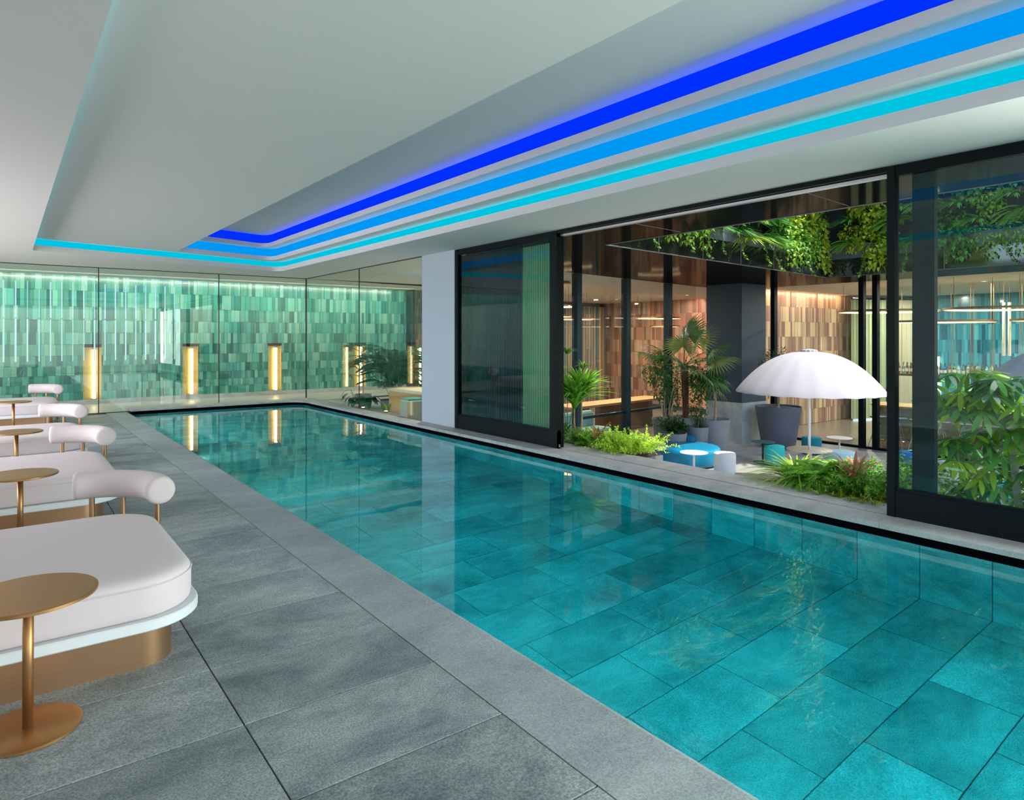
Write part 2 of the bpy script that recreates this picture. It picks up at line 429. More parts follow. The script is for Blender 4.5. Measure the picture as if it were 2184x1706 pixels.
# ================================================================== ceiling with stepped coves
def outline(x0, x1, y0, yl_, yr_, r, off=0.0, n=7):
    c = [(x1 + off, y0 - off), (x1 + off, yr_ + off), (x0 - off, yl_ + off), (x0 - off, y0 - off)]
    rad = [r * .3, r + off, r * .3, r * .3]
    pts = []
    for i in range(4):
        p = Vector(c[i]); a = (Vector(c[i - 1]) - p).normalized() * rad[i]; d = (Vector(c[(i + 1) % 4]) - p).normalized() * rad[i]
        for k in range(n + 1):
            t = k / n; q = (p + a) * (1 - t) ** 2 + p * 2 * t * (1 - t) + (p + d) * t * t
            pts.append((q.x, q.y))
    return pts
def at(pts, z): return [(x, y, z) for x, y in pts]
T1 = (.35, 4.63, -2.6, 13.1, 14.25, .35); T2 = (2.52, 4.41, -2.3, 13.5, 14.05, .32); T3 = (2.70, 4.243, -2.1, 13.4, 13.9, .3)
Z1, Z2, Z3 = 3.087, 3.325, 3.575
room = (XL, XG + .05, -4.0, YG + .02, YG + .02, .01)
c = MB().loft([at(outline(*room), Z0), at(outline(*T1), Z0)], False, False)
c.loft([at(outline(*room), Z0 + .01), at(outline(*T1, off=.3), Z0 + .01)], False, False)
ceiling = struct(c.obj('ceiling', M_plaster))
COLS = [((.0, .58, .80), 'cyan', 1.7), ((.0, .33, .95), 'sky_blue', 1.7), ((.0, .03, 1.0), 'deep_blue', 3.2)]
for k, (T, za, zb, nxt, up) in enumerate(((T1, Z0, Z1, T2, .095), (T2, Z1, Z2, T3, .08), (T3, Z2, Z3, None, .08))):
    bw = (.17, .15, .15)[k]
    col, nm, st = COLS[k]
    rings = [at(outline(*T), za), at(outline(*T), za + up), at(outline(*T, off=.015), za + up), at(outline(*T, off=.015), za + .012), at(outline(*T, off=bw), za + .012)]
    MB().loft(rings, False, False).obj('cove_step', M_plaster, ceiling, 25)
    glow_rings = [at(outline(*T, off=bw), za + .012), at(outline(*T, off=bw), zb - .09), at(outline(*T, off=bw - .012), zb - .05), at(outline(*T, off=bw - .04), zb - .018), at(outline(*T, off=bw - .075), zb - .006), at(outline(*T, off=.035), zb - .002)]  # cove back wall made emissive; the strip's light is put into it
    o = MB().loft(glow_rings, False, False).obj('cove_glow', emission('cove_glow_' + nm, col, (.95, .95, .98)[k]), ceiling, 50); o['label'] = nm.replace('_', ' ') + ' glowing band of the stepped cove'
    rings = [glow_rings[-1], at(outline(*T, off=.03), zb)]
    if nxt: rings.append(at(outline(*nxt), zb)); c = MB().loft(rings, False, False)
    else: c = MB().loft(rings, False, True)
    c.obj('cove_panel', M_plaster, ceiling, 25)
    e = MB().loft([at(outline(*T, off=.045), za + .02), at(outline(*T, off=.045), za + .045), at(outline(*T, off=.075), za + .045), at(outline(*T, off=.075), za + .02)], False, False)
    o = e.obj('led_strip', emission('led_' + nm, col, st * 3.2), ceiling); o['label'] = nm.replace('_', ' ') + ' light strip hidden in the cove'
# ceilings of the spa room beyond the partitions
struct(MB().box(XL, 11.4, YG + .02, 18.4, Z0, Z0 + .1).prism([(XG + .05, 9.0), (5.95, 9.15), (11.4, 16.25), (11.4, YG + .9), (XG + .05, YG + .02)], Z0, Z0 + .1).obj('ceiling', M_plaster))

# ================================================================== walls of the hall
struct(MB().box(XG, XG + .14, 8.97, 10.0, .085, Z0).obj('wall_right', M_wallgrey))
struct(MB().box(XL - .2, XL, -4, 18.4, -.3, .38).box(XL - .2, XL, -4, 18.4, 2.72, Z0 + .1).box(XL - .2, XL, -4, 6.4, .38, 2.72).box(XL - .2, XL, 14.5, 18.4, .38, 2.72).obj('wall_left', M_plaster))
wl_ = struct(MB().box(XL - .12, XL - .1, 6.4, 14.5, .38, 2.72).obj('added_window_6', glass('frosted', (.9, .93, .95), .1, .5)))  # invented window out of view, an opening for the daylight fill
for y in (6.4, 9.1, 11.8, 14.45): MB().box(XL - .15, XL - .03, y, y + .05, .38, 2.72).obj('mullion', M_frame, wl_)
w = MB().box(XL, -2.7, -4.2, -4, -.3, Z0).box(5.1, XG + .3, -4.2, -4, -.3, Z0).box(-2.7, 5.1, -4.2, -4, -.3, .12).box(-2.7, 5.1, -4.2, -4, 2.75, Z0)
struct(w.obj('wall_back', M_plaster))
wb = MB().box(-2.7, 5.1, -4.12, -4.1, .12, 2.75).obj('added_window_5', glass('frosted', (.9, .93, .95), .1, .5)); struct(wb)  # end window behind the camera, invented to carry the fill light
for x in (-2.7, -.8, 1.2, 3.1, 5.05): MB().box(x, x + .05, -4.15, -4.05, .12, 2.75).obj('mullion', M_frame, wb)

# frameless glass partitions
M_joint = mat('black_silicone', (.01, .012, .012), .4)
def partition(name, panes, axis, fixed, z0, z1, gmat, lab):
    t = thing(name, lab, None, kind='structure')
    for a, b_ in panes:
        if axis == 'x': MB().box(a + .004, b_ - .004, fixed - .006, fixed + .006, z0, z1).obj('glass_pane', gmat, t)
        else: MB().box(fixed - .006, fixed + .006, a + .004, b_ - .004, z0, z1).obj('glass_pane', gmat, t)
    for a, b_ in panes:
        for q in (b_,) if (a, b_) != panes[0] else (a, b_):
            if axis == 'x': MB().box(q - .008, q + .008, fixed - .008, fixed + .008, z0, z1).obj('joint', M_joint, t)
            else: MB().box(fixed - .008, fixed + .008, q - .008, q + .008, z0, z1).obj('joint', M_joint, t)
    a, b_ = panes[0][0], panes[-1][1]
    for zz in (z1 - .014, z0):
        if axis == 'x': MB().box(a, b_, fixed - .01, fixed + .01, zz, zz + .014).obj('channel', M_joint, t)
        else: MB().box(fixed - .01, fixed + .01, a, b_, zz, zz + .014).obj('channel', M_joint, t)
    return t
partition('window_1', [(XL, -.9), (-.9, 1.48), (1.48, 3.72), (3.72, XG)], 'x', YG, .0, Z0, G_clear, 'frameless glass partition in front of the green tiled wall')
partition('window_2', [(10.0, 12.55), (12.55, YG)], 'y', XG + .01, .07, Z0, G_clear, 'frameless glass partition beside the pool in front of the palms')

# sliding glass doors on the courtyard side
def door(name, y0, y1, stiles, lab, xo=0.0):
    t = thing(name, lab, None, kind='structure')
    x0, x1 = XG + .01 + xo, XG + .075 + xo
    MB().box(x0, x1, y0, y1, .07, .29).obj('bottom_rail', M_frame, t)
    MB().box(x0 + .012, x1 - .012, y0, y1, .29, .315).obj('glazing_bead', M_frame, t)
    MB().box(x0, x1, y0, y1, 2.80, Z0 - .005).obj('top_rail', M_frame, t)
    for a, b_ in stiles: MB().box(x0 - .006, x1 + .006, a, b_, .075, Z0 - .01).obj('stile', M_frame, t)
    MB().box(x0 + .026, x0 + .036, y0 + .02, y1 - .02, .315, 2.80).obj('glass_pane', G_door, t)
    return t
d1 = door('door_1', 6.52, 8.96, [(8.88, 8.96), (6.52, 6.66)], 'closed sliding glass door leaf with black frame and dark curtain behind')
MB().box(XG + .085, XG + .15, 6.55, 6.62, .075, Z0 - .01).obj('rear_stile', M_frame, d1)
for q in (6.56, 6.60): MB().box(XG + .03, XG + .045, q - .062, q - .045, .10, .135).obj('roller_bracket', M_rail, d1)
d2 = door('door_2', -2.6, 2.48, [(2.42, 2.48), (-.2, -.1)], 'black framed sliding glass door leaf in front of the bar')
MB().box(XG + .10, XG + .16, 2.17, 2.33, .075, Z0 - .01).obj('rear_stile', mat('dark_tinted_stile', lin((10, 36, 44)), .5, 0, spec=.15), d2)
hd = thing('trim_1', 'black header and pale rail above the open doorway', None, kind='structure')
MB().box(XG + .01, XG + .20, 2.48, 6.52, 2.845, Z0 - .002).obj('header', M_frame, hd)
MB().box(XG + .06, XG + .12, 2.48, 6.52, 2.815, 2.838).obj('rail', M_rail, hd)

# pleated curtains behind the closed door
def curtain(name, p0, p1, z0, z1, m, label, amp=.035, wl_=.085, group=None, cols=None):
    p0, p1 = Vector(p0), Vector(p1); ln = (p1 - p0).length; d = (p1 - p0).normalized(); nn = Vector((-d.y, d.x))
    n = max(8, int(ln / wl_ * 8)); pts = []
    for i in range(n + 1):
        s = ln * i / n; q = p0 + d * s + nn * amp * math.sin(2 * PI * s / wl_ + .6 * math.sin(s * 3)); pts.append(q)
    b_ = MB()
    vs = [(q.x, q.y, z0) for q in pts] + [(q.x, q.y, z1) for q in pts] ; m_ = len(pts)
    th = nn * .004
    for i in range(m_ - 1):
        b_.add([(pts[i].x, pts[i].y, z0), (pts[i + 1].x, pts[i + 1].y, z0), (pts[i + 1].x, pts[i + 1].y, z1), (pts[i].x, pts[i].y, z1)], [(0, 1, 2, 3)],
               cols(i / m_) if cols else None)
    t = thing(name, label, 'curtain', (0, 0, 0), group=group)
    b_.obj('drape', m, t, True)
    MB().tube([(p0.x, p0.y, z1 + .02), (p1.x, p1.y, z1 + .02)], .02, 8).obj('rail', M_frame, t)
    return t
curtain('curtain', (XG + .30, 9.3), (XG + .30, 7.62), .03, 2.8, mat('deep_teal_drape', lin((6, 44, 58)), .8), 'deep teal pleated curtain behind the closed sliding door', .02, .06)
curtain('curtain', (XG + .30, 7.60), (XG + .30, 6.85), .03, 2.8, mat('sage_drape', lin((132, 176, 140)), .85), 'narrow sage green pleated curtain behind the closed sliding door', .02, .05)
struct(MB().box(XG + .4, XG + .5, 7.75, 9.2, -1.25, Z0).obj('wall_pocket', M_fascia))

# ================================================================== tiled walls
def tile_wall(name, p0, p1, rows, ztop, pal, m, widths, indiv=0, skip=(), vis=None, depth=.02, label=None, grout=None, base_z=None):
    """hand-glazed upright tiles in rows of falling height; wall faces the side on the left of p0->p1"""
    p0, p1 = Vector((p0[0], p0[1])), Vector((p1[0], p1[1])); ln = (p1 - p0).length; d = (p1 - p0).normalized(); nn = Vector((-d.y, d.x))
    zb = ztop - sum(rows) if base_z is None else base_z
    def quad(mb, s0, s1, z0, z1, t0, t1, c=None):
        pts = []
        for t in (t0, t1):
            for s, z in ((s0, z0), (s1, z0), (s1, z1), (s0, z1)):
                q = p0 + d * s + nn * t; pts.append((q.x, q.y, z))
        mb.add(pts, [(3, 2, 1, 0), (4, 5, 6, 7), (0, 1, 5, 4), (1, 2, 6, 5), (2, 3, 7, 6), (3, 0, 4, 7)], c)
    wall = MB()
    cuts = sorted(skip)
    prev = 0
    for (a, b_, z0, z1) in cuts:
        quad(wall, prev, a, zb - .3, ztop, -.25, 0); quad(wall, a, b_, z1, ztop, -.25, 0); quad(wall, a, b_, zb - .3, z0, -.25, 0); prev = b_
    quad(wall, prev, ln, zb - .3, ztop, -.25, 0)
    wo_ = struct(wall.obj(name, grout or M_grout), label)
    tl = []; z = ztop
    for h in rows:
        s = 0
        while s < ln - .02:
            w = min(R.choice(widths), ln - s)
            if ln - s - w < .03: w = ln - s
            a, b_ = s + .0015, s + w - .0015
            hit = [r for r in cuts if b_ > r[0] and a < r[1] and z - h < r[3] - .01 and z > r[2] + .01]
            if hit:
                r = hit[0]
                if a < r[0] - .02: b_ = r[0]
                elif b_ > r[1] + .02: a = r[1]
                else: s += w; continue
            tl.append((a, b_, z - h + .0015, z - .0015, R.uniform(.006, .006 + depth), shade(R.choice(pal), .12)))
            s += w
        z -= h
    def key(t):
        q = p0 + d * (t[0] + t[1]) / 2; dd = q.x * S_ + q.y * C_
        ok = 1.0 if vis is None or vis((t[0] + t[1]) / 2, (t[2] + t[3]) / 2) else 0.0
        return -ok * (t[1] - t[0]) * (t[3] - t[2]) / (dd * dd)
    tl.sort(key=key)
    for t in tl[:indiv]:
        mb = MB(); quad(mb, *t[:4], 0, t[4], t[5]); mb.obj('tile', m, wo_)
    if tl[indiv:]:
        mb = MB()
        for t in tl[indiv:]: quad(mb, *t[:4], 0, t[4], t[5])
        o = mb.obj('tile_field', m, wo_); o['kind'] = 'stuff'
    return wo_

greens = [lin(c) for c in ((70, 146, 134), (52, 124, 116), (84, 162, 148), (108, 170, 152), (68, 134, 120), (84, 148, 132), (40, 102, 96), (122, 176, 158))]
M_gtile = mat('green_glazed_tile', (1, 1, 1), .22, attr=True, spec=.5, var=.08, vscale=9, bump=.06, bscale=7, coat=.15)
YT = 17.8
nx = [(u, ony(u, 790, YT).x) for u in (197, 406, 586, 768)]
skips = [(9.55 - x - .18, 9.55 - x + .18, .09, 1.28) for _, x in nx]
rows = [.34, .36, .30, .28, .26, .25, .23, .21, .19, .18, .19]
wf = tile_wall('wall_far', (9.55, YT), (XL, YT), rows, Z0, greens, M_gtile, [.05, .08, .08, .10, .125], 300, skips,
               vis=lambda s, z: -.1 < 9.55 - s < 9.5, label='wall of upright green glazed tiles behind the glass')
struct(MB().box(XL, 9.55, YT - .05, YT, -.002, .10).obj('baseboard_far', M_ledge))
# slim glowing strips between the tiles; daylight behind is put into their emission
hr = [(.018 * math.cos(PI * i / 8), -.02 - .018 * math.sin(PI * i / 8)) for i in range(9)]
M_round = emission('slit_glow', (.55, .82, .88), 1.1)
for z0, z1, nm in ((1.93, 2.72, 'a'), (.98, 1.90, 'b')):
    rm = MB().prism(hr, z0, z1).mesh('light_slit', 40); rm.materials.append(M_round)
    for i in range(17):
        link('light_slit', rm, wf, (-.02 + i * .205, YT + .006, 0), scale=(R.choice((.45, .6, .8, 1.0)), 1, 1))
# lit niches
M_brass = mat('lit_brass_panel', lin((196, 170, 110)), .35, .5, var=.12, vscale=4, stretch=(12, 1, 1))
M_tube = emission('warm_tube', (1, .76, .46), 9)
for i, (u, x) in enumerate(nx):
    nb = MB().box(x - .18, x + .18, YT + .10, YT + .12, .09, 1.28).box(x - .18, x - .165, YT, YT + .1, .09, 1.28).box(x + .165, x + .18, YT, YT + .1, .09, 1.28)
    nb.obj('niche_panel', M_brass, wf)
    t = thing('tube_lamp', 'upright glowing tube lamp in a brass niche of the green tiled wall', 'lamp', (x + .035, YT + .02, .10), group='tube lamps in the tiled wall')
    MB().lathe([(.03, .02), (.03, 1.13)], 14).obj('tube', M_tube, t, True)
    MB().lathe([(.05, 0), (.05, .02)], 14).lathe([(.034, 1.13), (.034, 1.16)], 14).obj('end_cap', M_gold, t)
# dark brown tiled return of the spa
browns = [lin(c) for c in ((112, 86, 64), (84, 66, 54), (140, 110, 80), (124, 98, 74), (70, 60, 52))]
M_btile = mat('brown_glazed_tile', (1, 1, 1), .25, attr=True, spec=.5)
wbn = tile_wall('wall_spa', (11.4, 17.6), (9.55, 17.6), [.24] * 12, Z0, browns, M_btile, [.06, .09, .12], 60, base_z=0, label='dark brown tiled wall beside the green tiles')
struct(MB().box(9.5, 9.56, 17.35, 18.0, 0, Z0).obj('wall_return', M_gtile))
def wallseg(name, a, b_, th, z0, z1, m):
    a, b_ = Vector(a), Vector(b_); d = (b_ - a).normalized(); nn = Vector((-d.y, d.x)) * th
    return struct(MB().prism([tuple(a), tuple(b_), tuple(b_ + nn), tuple(a + nn)], z0, z1).obj(name, m))
wallseg('wall_divider', (6.05, 9.2), (11.4, 16.2), -.15, -1.25, Z0, M_plaster)
wallseg('wall_divider', (11.4, 16.2), (11.4, 18.4), -.15, -1.25, Z0, M_plaster)
M_dlens = emission('downlight_lens', (1, .88, .7), 6)
ring_m = MB().lathe([(.057, -.008), (.075, -.008), (.075, 0), (.057, 0), (.057, -.008)], 20, caps=False).mesh('trim_ring'); ring_m.materials.append(M_lacq)
lens_m = MB().lathe([(.056, -.002), (.056, -.001)], 20).mesh('lens'); lens_m.materials.append(M_dlens)
def downlight(x, y, z, power, col, label, group, dirv=(0, 0, -1)):  # added ceiling lamps that brighten the restaurant rooms
    t = thing('downlight', label, 'downlight', (x, y, z), group=group); link('trim_ring', ring_m, t); link('lens', lens_m, t)
    L_ = bpy.data.lights.new('fill_downlight_lamp', 'AREA'); L_.shape = 'DISK'; L_.size = .11; L_.energy = power; L_.color = col
    o = bpy.data.objects.new('fill_downlight_lamp', L_); COL.objects.link(o); o.location = (x, y, z - .012); o.rotation_euler = Vector(dirv).to_track_quat('-Z', 'Y').to_euler()
area('wall_washer', (3.2, 17.0, Z0 - .012), (0, .45, -1), 12.4, .05, 165, (1, .92, .78))
wa = area('wall_washer', (7.9, 12.4, Z0 - .012), (-.2, .15, -1), .06, 4.6, 170, (1, .88, .70)); wa.rotation_euler = (0, math.radians(-12), -math.atan2(5.35, 7.0))  # added fill for the spa room along the divider
# brass tube lamp before the brown tiles
p = ony(896, 786, 17.3)
t = thing('tube_lamp', 'upright glowing tube lamp before the dark brown tiles', 'lamp', (p.x, 17.3, .12))
MB().lathe([(.03, .02), (.03, 1.1)], 14).obj('tube', M_tube, t, True); MB().lathe([(.06, -.12), (.06, .02)], 14).obj('end_cap', M_gold, t)

# ================================================================== plants
M_leaf = mat('leaf_green', (1, 1, 1), .45, attr=True, trans=.35, spec=.4)
M_leafg = mat('leaf_glossy', (1, 1, 1), .25, attr=True, trans=.32, spec=.6)
M_bark = mat('pale_bark', lin((176, 150, 118)), .85, var=.2, vscale=14, bump=.4, bscale=30)
M_barkg = mat('grey_bark', lin((150, 152, 140)), .85, var=.2, vscale=14, bump=.4, bscale=30)
M_soil = mat('dark_soil', lin((52, 42, 34)), .95, bump=.6, bscale=60)
M_pot = mat('concrete_pot', lin((142, 144, 146)), .7, var=.08, vscale=4, bump=.05, bscale=80)
M_potd = mat('dark_concrete_pot', lin((96, 100, 110)), .7, var=.08, vscale=4)
G_deep = lin((38, 86, 52)); G_mid = lin((72, 122, 48)); G_brt = lin((134, 178, 52)); G_yel = lin((184, 196, 60)); G_red = lin((176, 108, 84)); G_kent = lin((34, 84, 60))
def pinnate(Lr, nl, ll, w, arch, col, va=.2, droop=.35):
    mb = MB(); P = []
    for i in range(13):
        t = i / 12; P.append(Vector((Lr * (t - .12 * t * t * arch), 0, Lr * (.75 * t * arch - .95 * t * t * arch))))
    mb.tube(P, .008, 5, .002, c=shade(col, va))
    for i in range(nl):
        t = .18 + .82 * (i + .5) / nl; k = t * 12; j = min(int(k), 11); p = P[j].lerp(P[j + 1], k - j); tg = (P[j + 1] - P[j]).normalized()
        l_ = ll * (math.sin(PI * (t * .86 + .10)) ** .6)
        for sd in (-1, 1):
            d = (tg * .75 + Vector((0, sd, .16))).normalized()
            mb.leaf(p, d, (0, 0, 1), l_ * R.uniform(.85, 1.1), w, shade(col, va), droop)
    return mb
def fan(pet, rad, ns, col, va=.2, spread=2.5):
    mb = MB(); P = [Vector((pet * t, 0, pet * (.28 * t - .30 * t * t))) for t in (0, .25, .5, .75, 1)]
    mb.tube(P, .010, 5, .006, c=shade(col, va)); h = P[-1]
    for i in range(ns):
        a = -spread + 2 * spread * (i + .5) / ns; ln = rad * (1 - .22 * (abs(a) / spread) ** 2) * R.uniform(.9, 1.05)
        d = Vector((math.cos(a), math.sin(a), -.05 - .10 * abs(a))).normalized()
        sd = Vector((-math.sin(a), math.cos(a), .25)); c = shade(col, va)
        pts = [h, h + d * ln * .45, h + d * ln * .75 - Vector((0, 0, ln * .06)), h + d * ln - Vector((0, 0, ln * .22))]
        ww = rad * spread * .45 / ns * 1.05
        mb.ribbon(pts, [.004, ww, ww * .6, .001], sd, c)
    return mb
def straps(n, L0, w, spread, col, va=.25, up=.9, seg=6, a0=0, a1=2 * PI):
    mb = MB()
    for i in range(n):
        a = R.uniform(a0, a1); ln = L0 * R.uniform(.65, 1.1); s = spread * R.uniform(.35, 1.0); P = []
        for k in range(seg):
            t = k / (seg - 1); rr = ln * (s * t * (.45 + .55 * t)); zz = ln * (up * t - s * .72 * t * t)
            P.append(Vector((math.cos(a) * (rr + .015), math.sin(a) * (rr + .015), zz)))
        sd = Vector((-math.sin(a), math.cos(a), R.uniform(-.2, .2))); c = shade(col, va)
        mb.ribbon(P, [w * (.5 + .9 * math.sin(PI * min(1, .25 + .75 * k / (seg - 1)))) * .8 if k < seg - 1 else .001 for k in range(seg)], sd, c)
    return mb
def plumes(n, Lr, col, nl=18, ll=.05, w=.008, spread=.8, va=.3, rx=.1):
    """feathery fern: arching stems with tiny leaflets"""
    mb = MB()
    for i in range(n):
        a = R.uniform(0, 2 * PI); ln = Lr * R.uniform(.6, 1.1); s = spread * R.uniform(.3, 1); o = Vector((R.uniform(-rx, rx), R.uniform(-rx, rx), 0))
        for k in range(nl):
            t = .2 + .8 * (k + R.random()) / nl
            p = o + Vector((math.cos(a) * ln * s * t, math.sin(a) * ln * s * t, ln * (.95 * t - .75 * s * t * t)))
            for q in (0, 1):
                d = Vector((math.cos(a), math.sin(a), .2)) * .5 + Vector((R.uniform(-1, 1), R.uniform(-1, 1), R.uniform(-.5, .7)))
                mb.leaf(p, d, (0, 0, 1), ll * R.uniform(.7, 1.3), w, shade(col, va), .2)
    return mb
def cloud(blobs, n, ll, w, col, va=.3, droop=.25):
    """small-leaved crown: leaves scattered through ellipsoids (x,y,z,rx,ry,rz)"""
    mb = MB(); tot = sum(b_[3] * b_[5] for b_ in blobs)
    for b_ in blobs:
        for i in range(int(n * b_[3] * b_[5] / tot)):
            while True:
                q = Vector((R.uniform(-1, 1), R.uniform(-1, 1), R.uniform(-1, 1)))
                if .25 < q.length < 1: break
            p = Vector((b_[0] + q.x * b_[3], b_[1] + q.y * b_[4], b_[2] + q.z * b_[5]))
            d = q.normalized() * .7 + Vector((R.uniform(-1, 1), R.uniform(-1, 1), R.uniform(-.9, .4)))
            mb.leaf(p, d, (0, 0, 1), ll * R.uniform(.7, 1.25), w * R.uniform(.8, 1.2), shade(col, va), droop)
    return mb
def vine(P, nl, ll, w, col, va=.3):
    mb = MB(); mb.tube(P, .006, 4, c=shade(lin((120, 118, 70)), .1))
    P = [Vector(p) for p in P]
    for i in range(nl):
        k = R.uniform(0, len(P) - 1.001); j = int(k); p = P[j].lerp(P[j + 1], k - j)
        d = Vector((R.uniform(-1, 1), R.uniform(-1, 1), R.uniform(-.9, .2)))
        mb.leaf(p, d, (0, 0, 1), ll * R.uniform(.7, 1.3), w, shade(col, va), .2)
    return mb
def setm(me, m): me.materials.append(m); return me
fan_m = [setm(fan(.75, .56, 30, c).mesh('fan_frond'), M_leaf) for c in (lin((96, 140, 74)), lin((112, 152, 92)), lin((150, 168, 96)))]
pin_m = [setm(pinnate(1.05, 30, .34, .020, a, G_kent, .25).mesh('palm_frond'), M_leafg) for a in (.75, 1.0, 1.25)]
rha_m = setm(fan(.25, .28, 9, G_kent, .2, 1.7).mesh('fan_frond'), M_leafg)

# spa planting behind the side partition
t = thing('kentia_palm', 'dense dark green palm with arching fronds behind the side glass partition', 'plant', (6.55, 12.75, .0))
MB().lathe([(.22, 0), (.28, .02), (.30, .2), (.27, .2), (.26, .16)], 20).obj('planter_pot', M_potd, t)
MB().lathe([(.26, .15), (.02, .18)], 20).obj('soil', M_soil, t)
st = MB()
for k in range(7):
    a = k * 2.4; st.tube([(.08 * math.cos(a), .08 * math.sin(a), .15), (.14 * math.cos(a), .14 * math.sin(a), .6), (.2 * math.cos(a), .2 * math.sin(a), .85)], .014, 6, .008)
st.obj('stem', mat('palm_stem', lin((44, 92, 70)), .5), t)
for k in range(44):
    a = k * 2.4 + R.uniform(-.3, .3); hh = .30 + .65 * (k % 11) / 11
    link('palm_frond', pin_m[k % 3], t, (.12 * math.cos(a), .12 * math.sin(a), hh), (0, -R.uniform(.35, 1.15), a), (.72, .72, .72))
t = thing('lady_palm', 'slim palm with finger-like leaves beside the glowing niche lamp', 'plant', (6.5, 14.2, 0))
MB().lathe([(.15, 0), (.19, .22), (.17, .22), (.16, .18)], 18).obj('planter_pot', M_potd, t)
MB().lathe([(.16, .17), (.02, .19)], 18).obj('soil', M_soil, t)
MB().tube([(0, 0, .17), (.02, .03, .8), (-.03, .05, 1.25)], .018, 6, .01).obj('stem', M_bark, t)
for k in range(20):
    a = k * 2.4; link('fan_frond', rha_m, t, (-.02, .04, .55 + .70 * k / 20), (R.uniform(-.3, .3), -R.uniform(.0, .7), a))
mon = MB()
for k in range(16):
    a = k * 2.4; e = Vector((math.cos(a) * R.uniform(.1, .3), math.sin(a) * R.uniform(.1, .3), R.uniform(.15, .4)))
    mon.tube([(0, 0, 0), e * .6, e], .006, 4, c=G_kent); mon.leaf(e, (math.cos(a), math.sin(a), -.3), (0, 0, 1), .26, .085, shade(G_kent, .2), .4)
t = thing('split_leaf_plant', 'low broad-leaved plant at the foot of the palms', 'plant', (6.05, 13.3, 0)); mon.obj('foliage', M_leafg, t)
t = thing('uplit_plant', 'small plant glowing yellow over a floor spotlight', 'plant', (6.15, 12.3, 0)); straps(50, .34, .014, .7, G_yel).obj('foliage', M_leaf, t)  # spotlight glow put into the yellow leaf colour
for x, y, z in ((6.0, 12.05, .02), (5.95, 13.0, .02)):
    t = thing('floor_spotlight', 'small warm spotlight on the planter stone', 'spotlight', (x, y, 0), group='floor spotlights')
    MB().lathe([(.035, 0), (.04, .05)], 14).obj('housing', M_frame, t); MB().lathe([(.03, .05), (.03, .055)], 14).obj('lens', emission('spot_lens', (1, .7, .35), 30), t)
tag(MB().cbox(5.82, 6.2, 11.2, 13.6, 0, .02).obj('stone_plinth', M_ledge), 'low stone slab under the palms', 'slab')
t = thing('timber_bench', 'low timber-fronted bench with pale top behind the palms', 'bench', (6.45, 11.4, 0), -PI / 2)
MB().cbox(-.9, .9, -.3, .3, .44, .50, .008).obj('top', mat('pale_bench_top', lin((226, 206, 176)), .5), t)
M_oak = mat('oak_veneer', lin((196, 152, 104)), .5, var=.14, vscale=5, stretch=(14, 14, .6))
for k in range(18): MB().box(-.88 + k * .098, -.88 + k * .098 + .095, -.27, -.25, 0, .44).obj('front_slat', M_oak, t)
MB().box(-.88, .88, -.25, .28, 0, .44).obj('carcass', M_oak, t)
t = thing('cube_stool', 'grey cube stool with teal cushion in front of the timber bench', 'stool', (5.93, 10.85, 0), -.1)
MB().cbox(-.17, .17, -.17, .17, 0, .36, .01).obj('body', mat('linen_grey', lin((176, 170, 158)), .8), t); MB().cbox(-.12, .17, -.1, .17, .36, .40, .01).obj('cushion', mat('teal_cushion', lin((90, 170, 160)), .9), t)
t = thing('lantern', 'small glowing amber box lantern on a shelf behind the palms', 'lantern', (8.0, 13.3, .0))
MB().box(-.35, .35, -.12, .12, 0, .62).obj('shelf_block', M_oak, t); MB().cbox(-.08, .08, -.08, .08, .62, .80).obj('shade', emission('amber', (1, .42, .09), 2.2), t)
MB().tube([(-.06, 0, .80), (-.05, 0, .9), (.05, 0, .9), (.06, 0, .80)], .006, 5).obj('handle', M_gold, t)

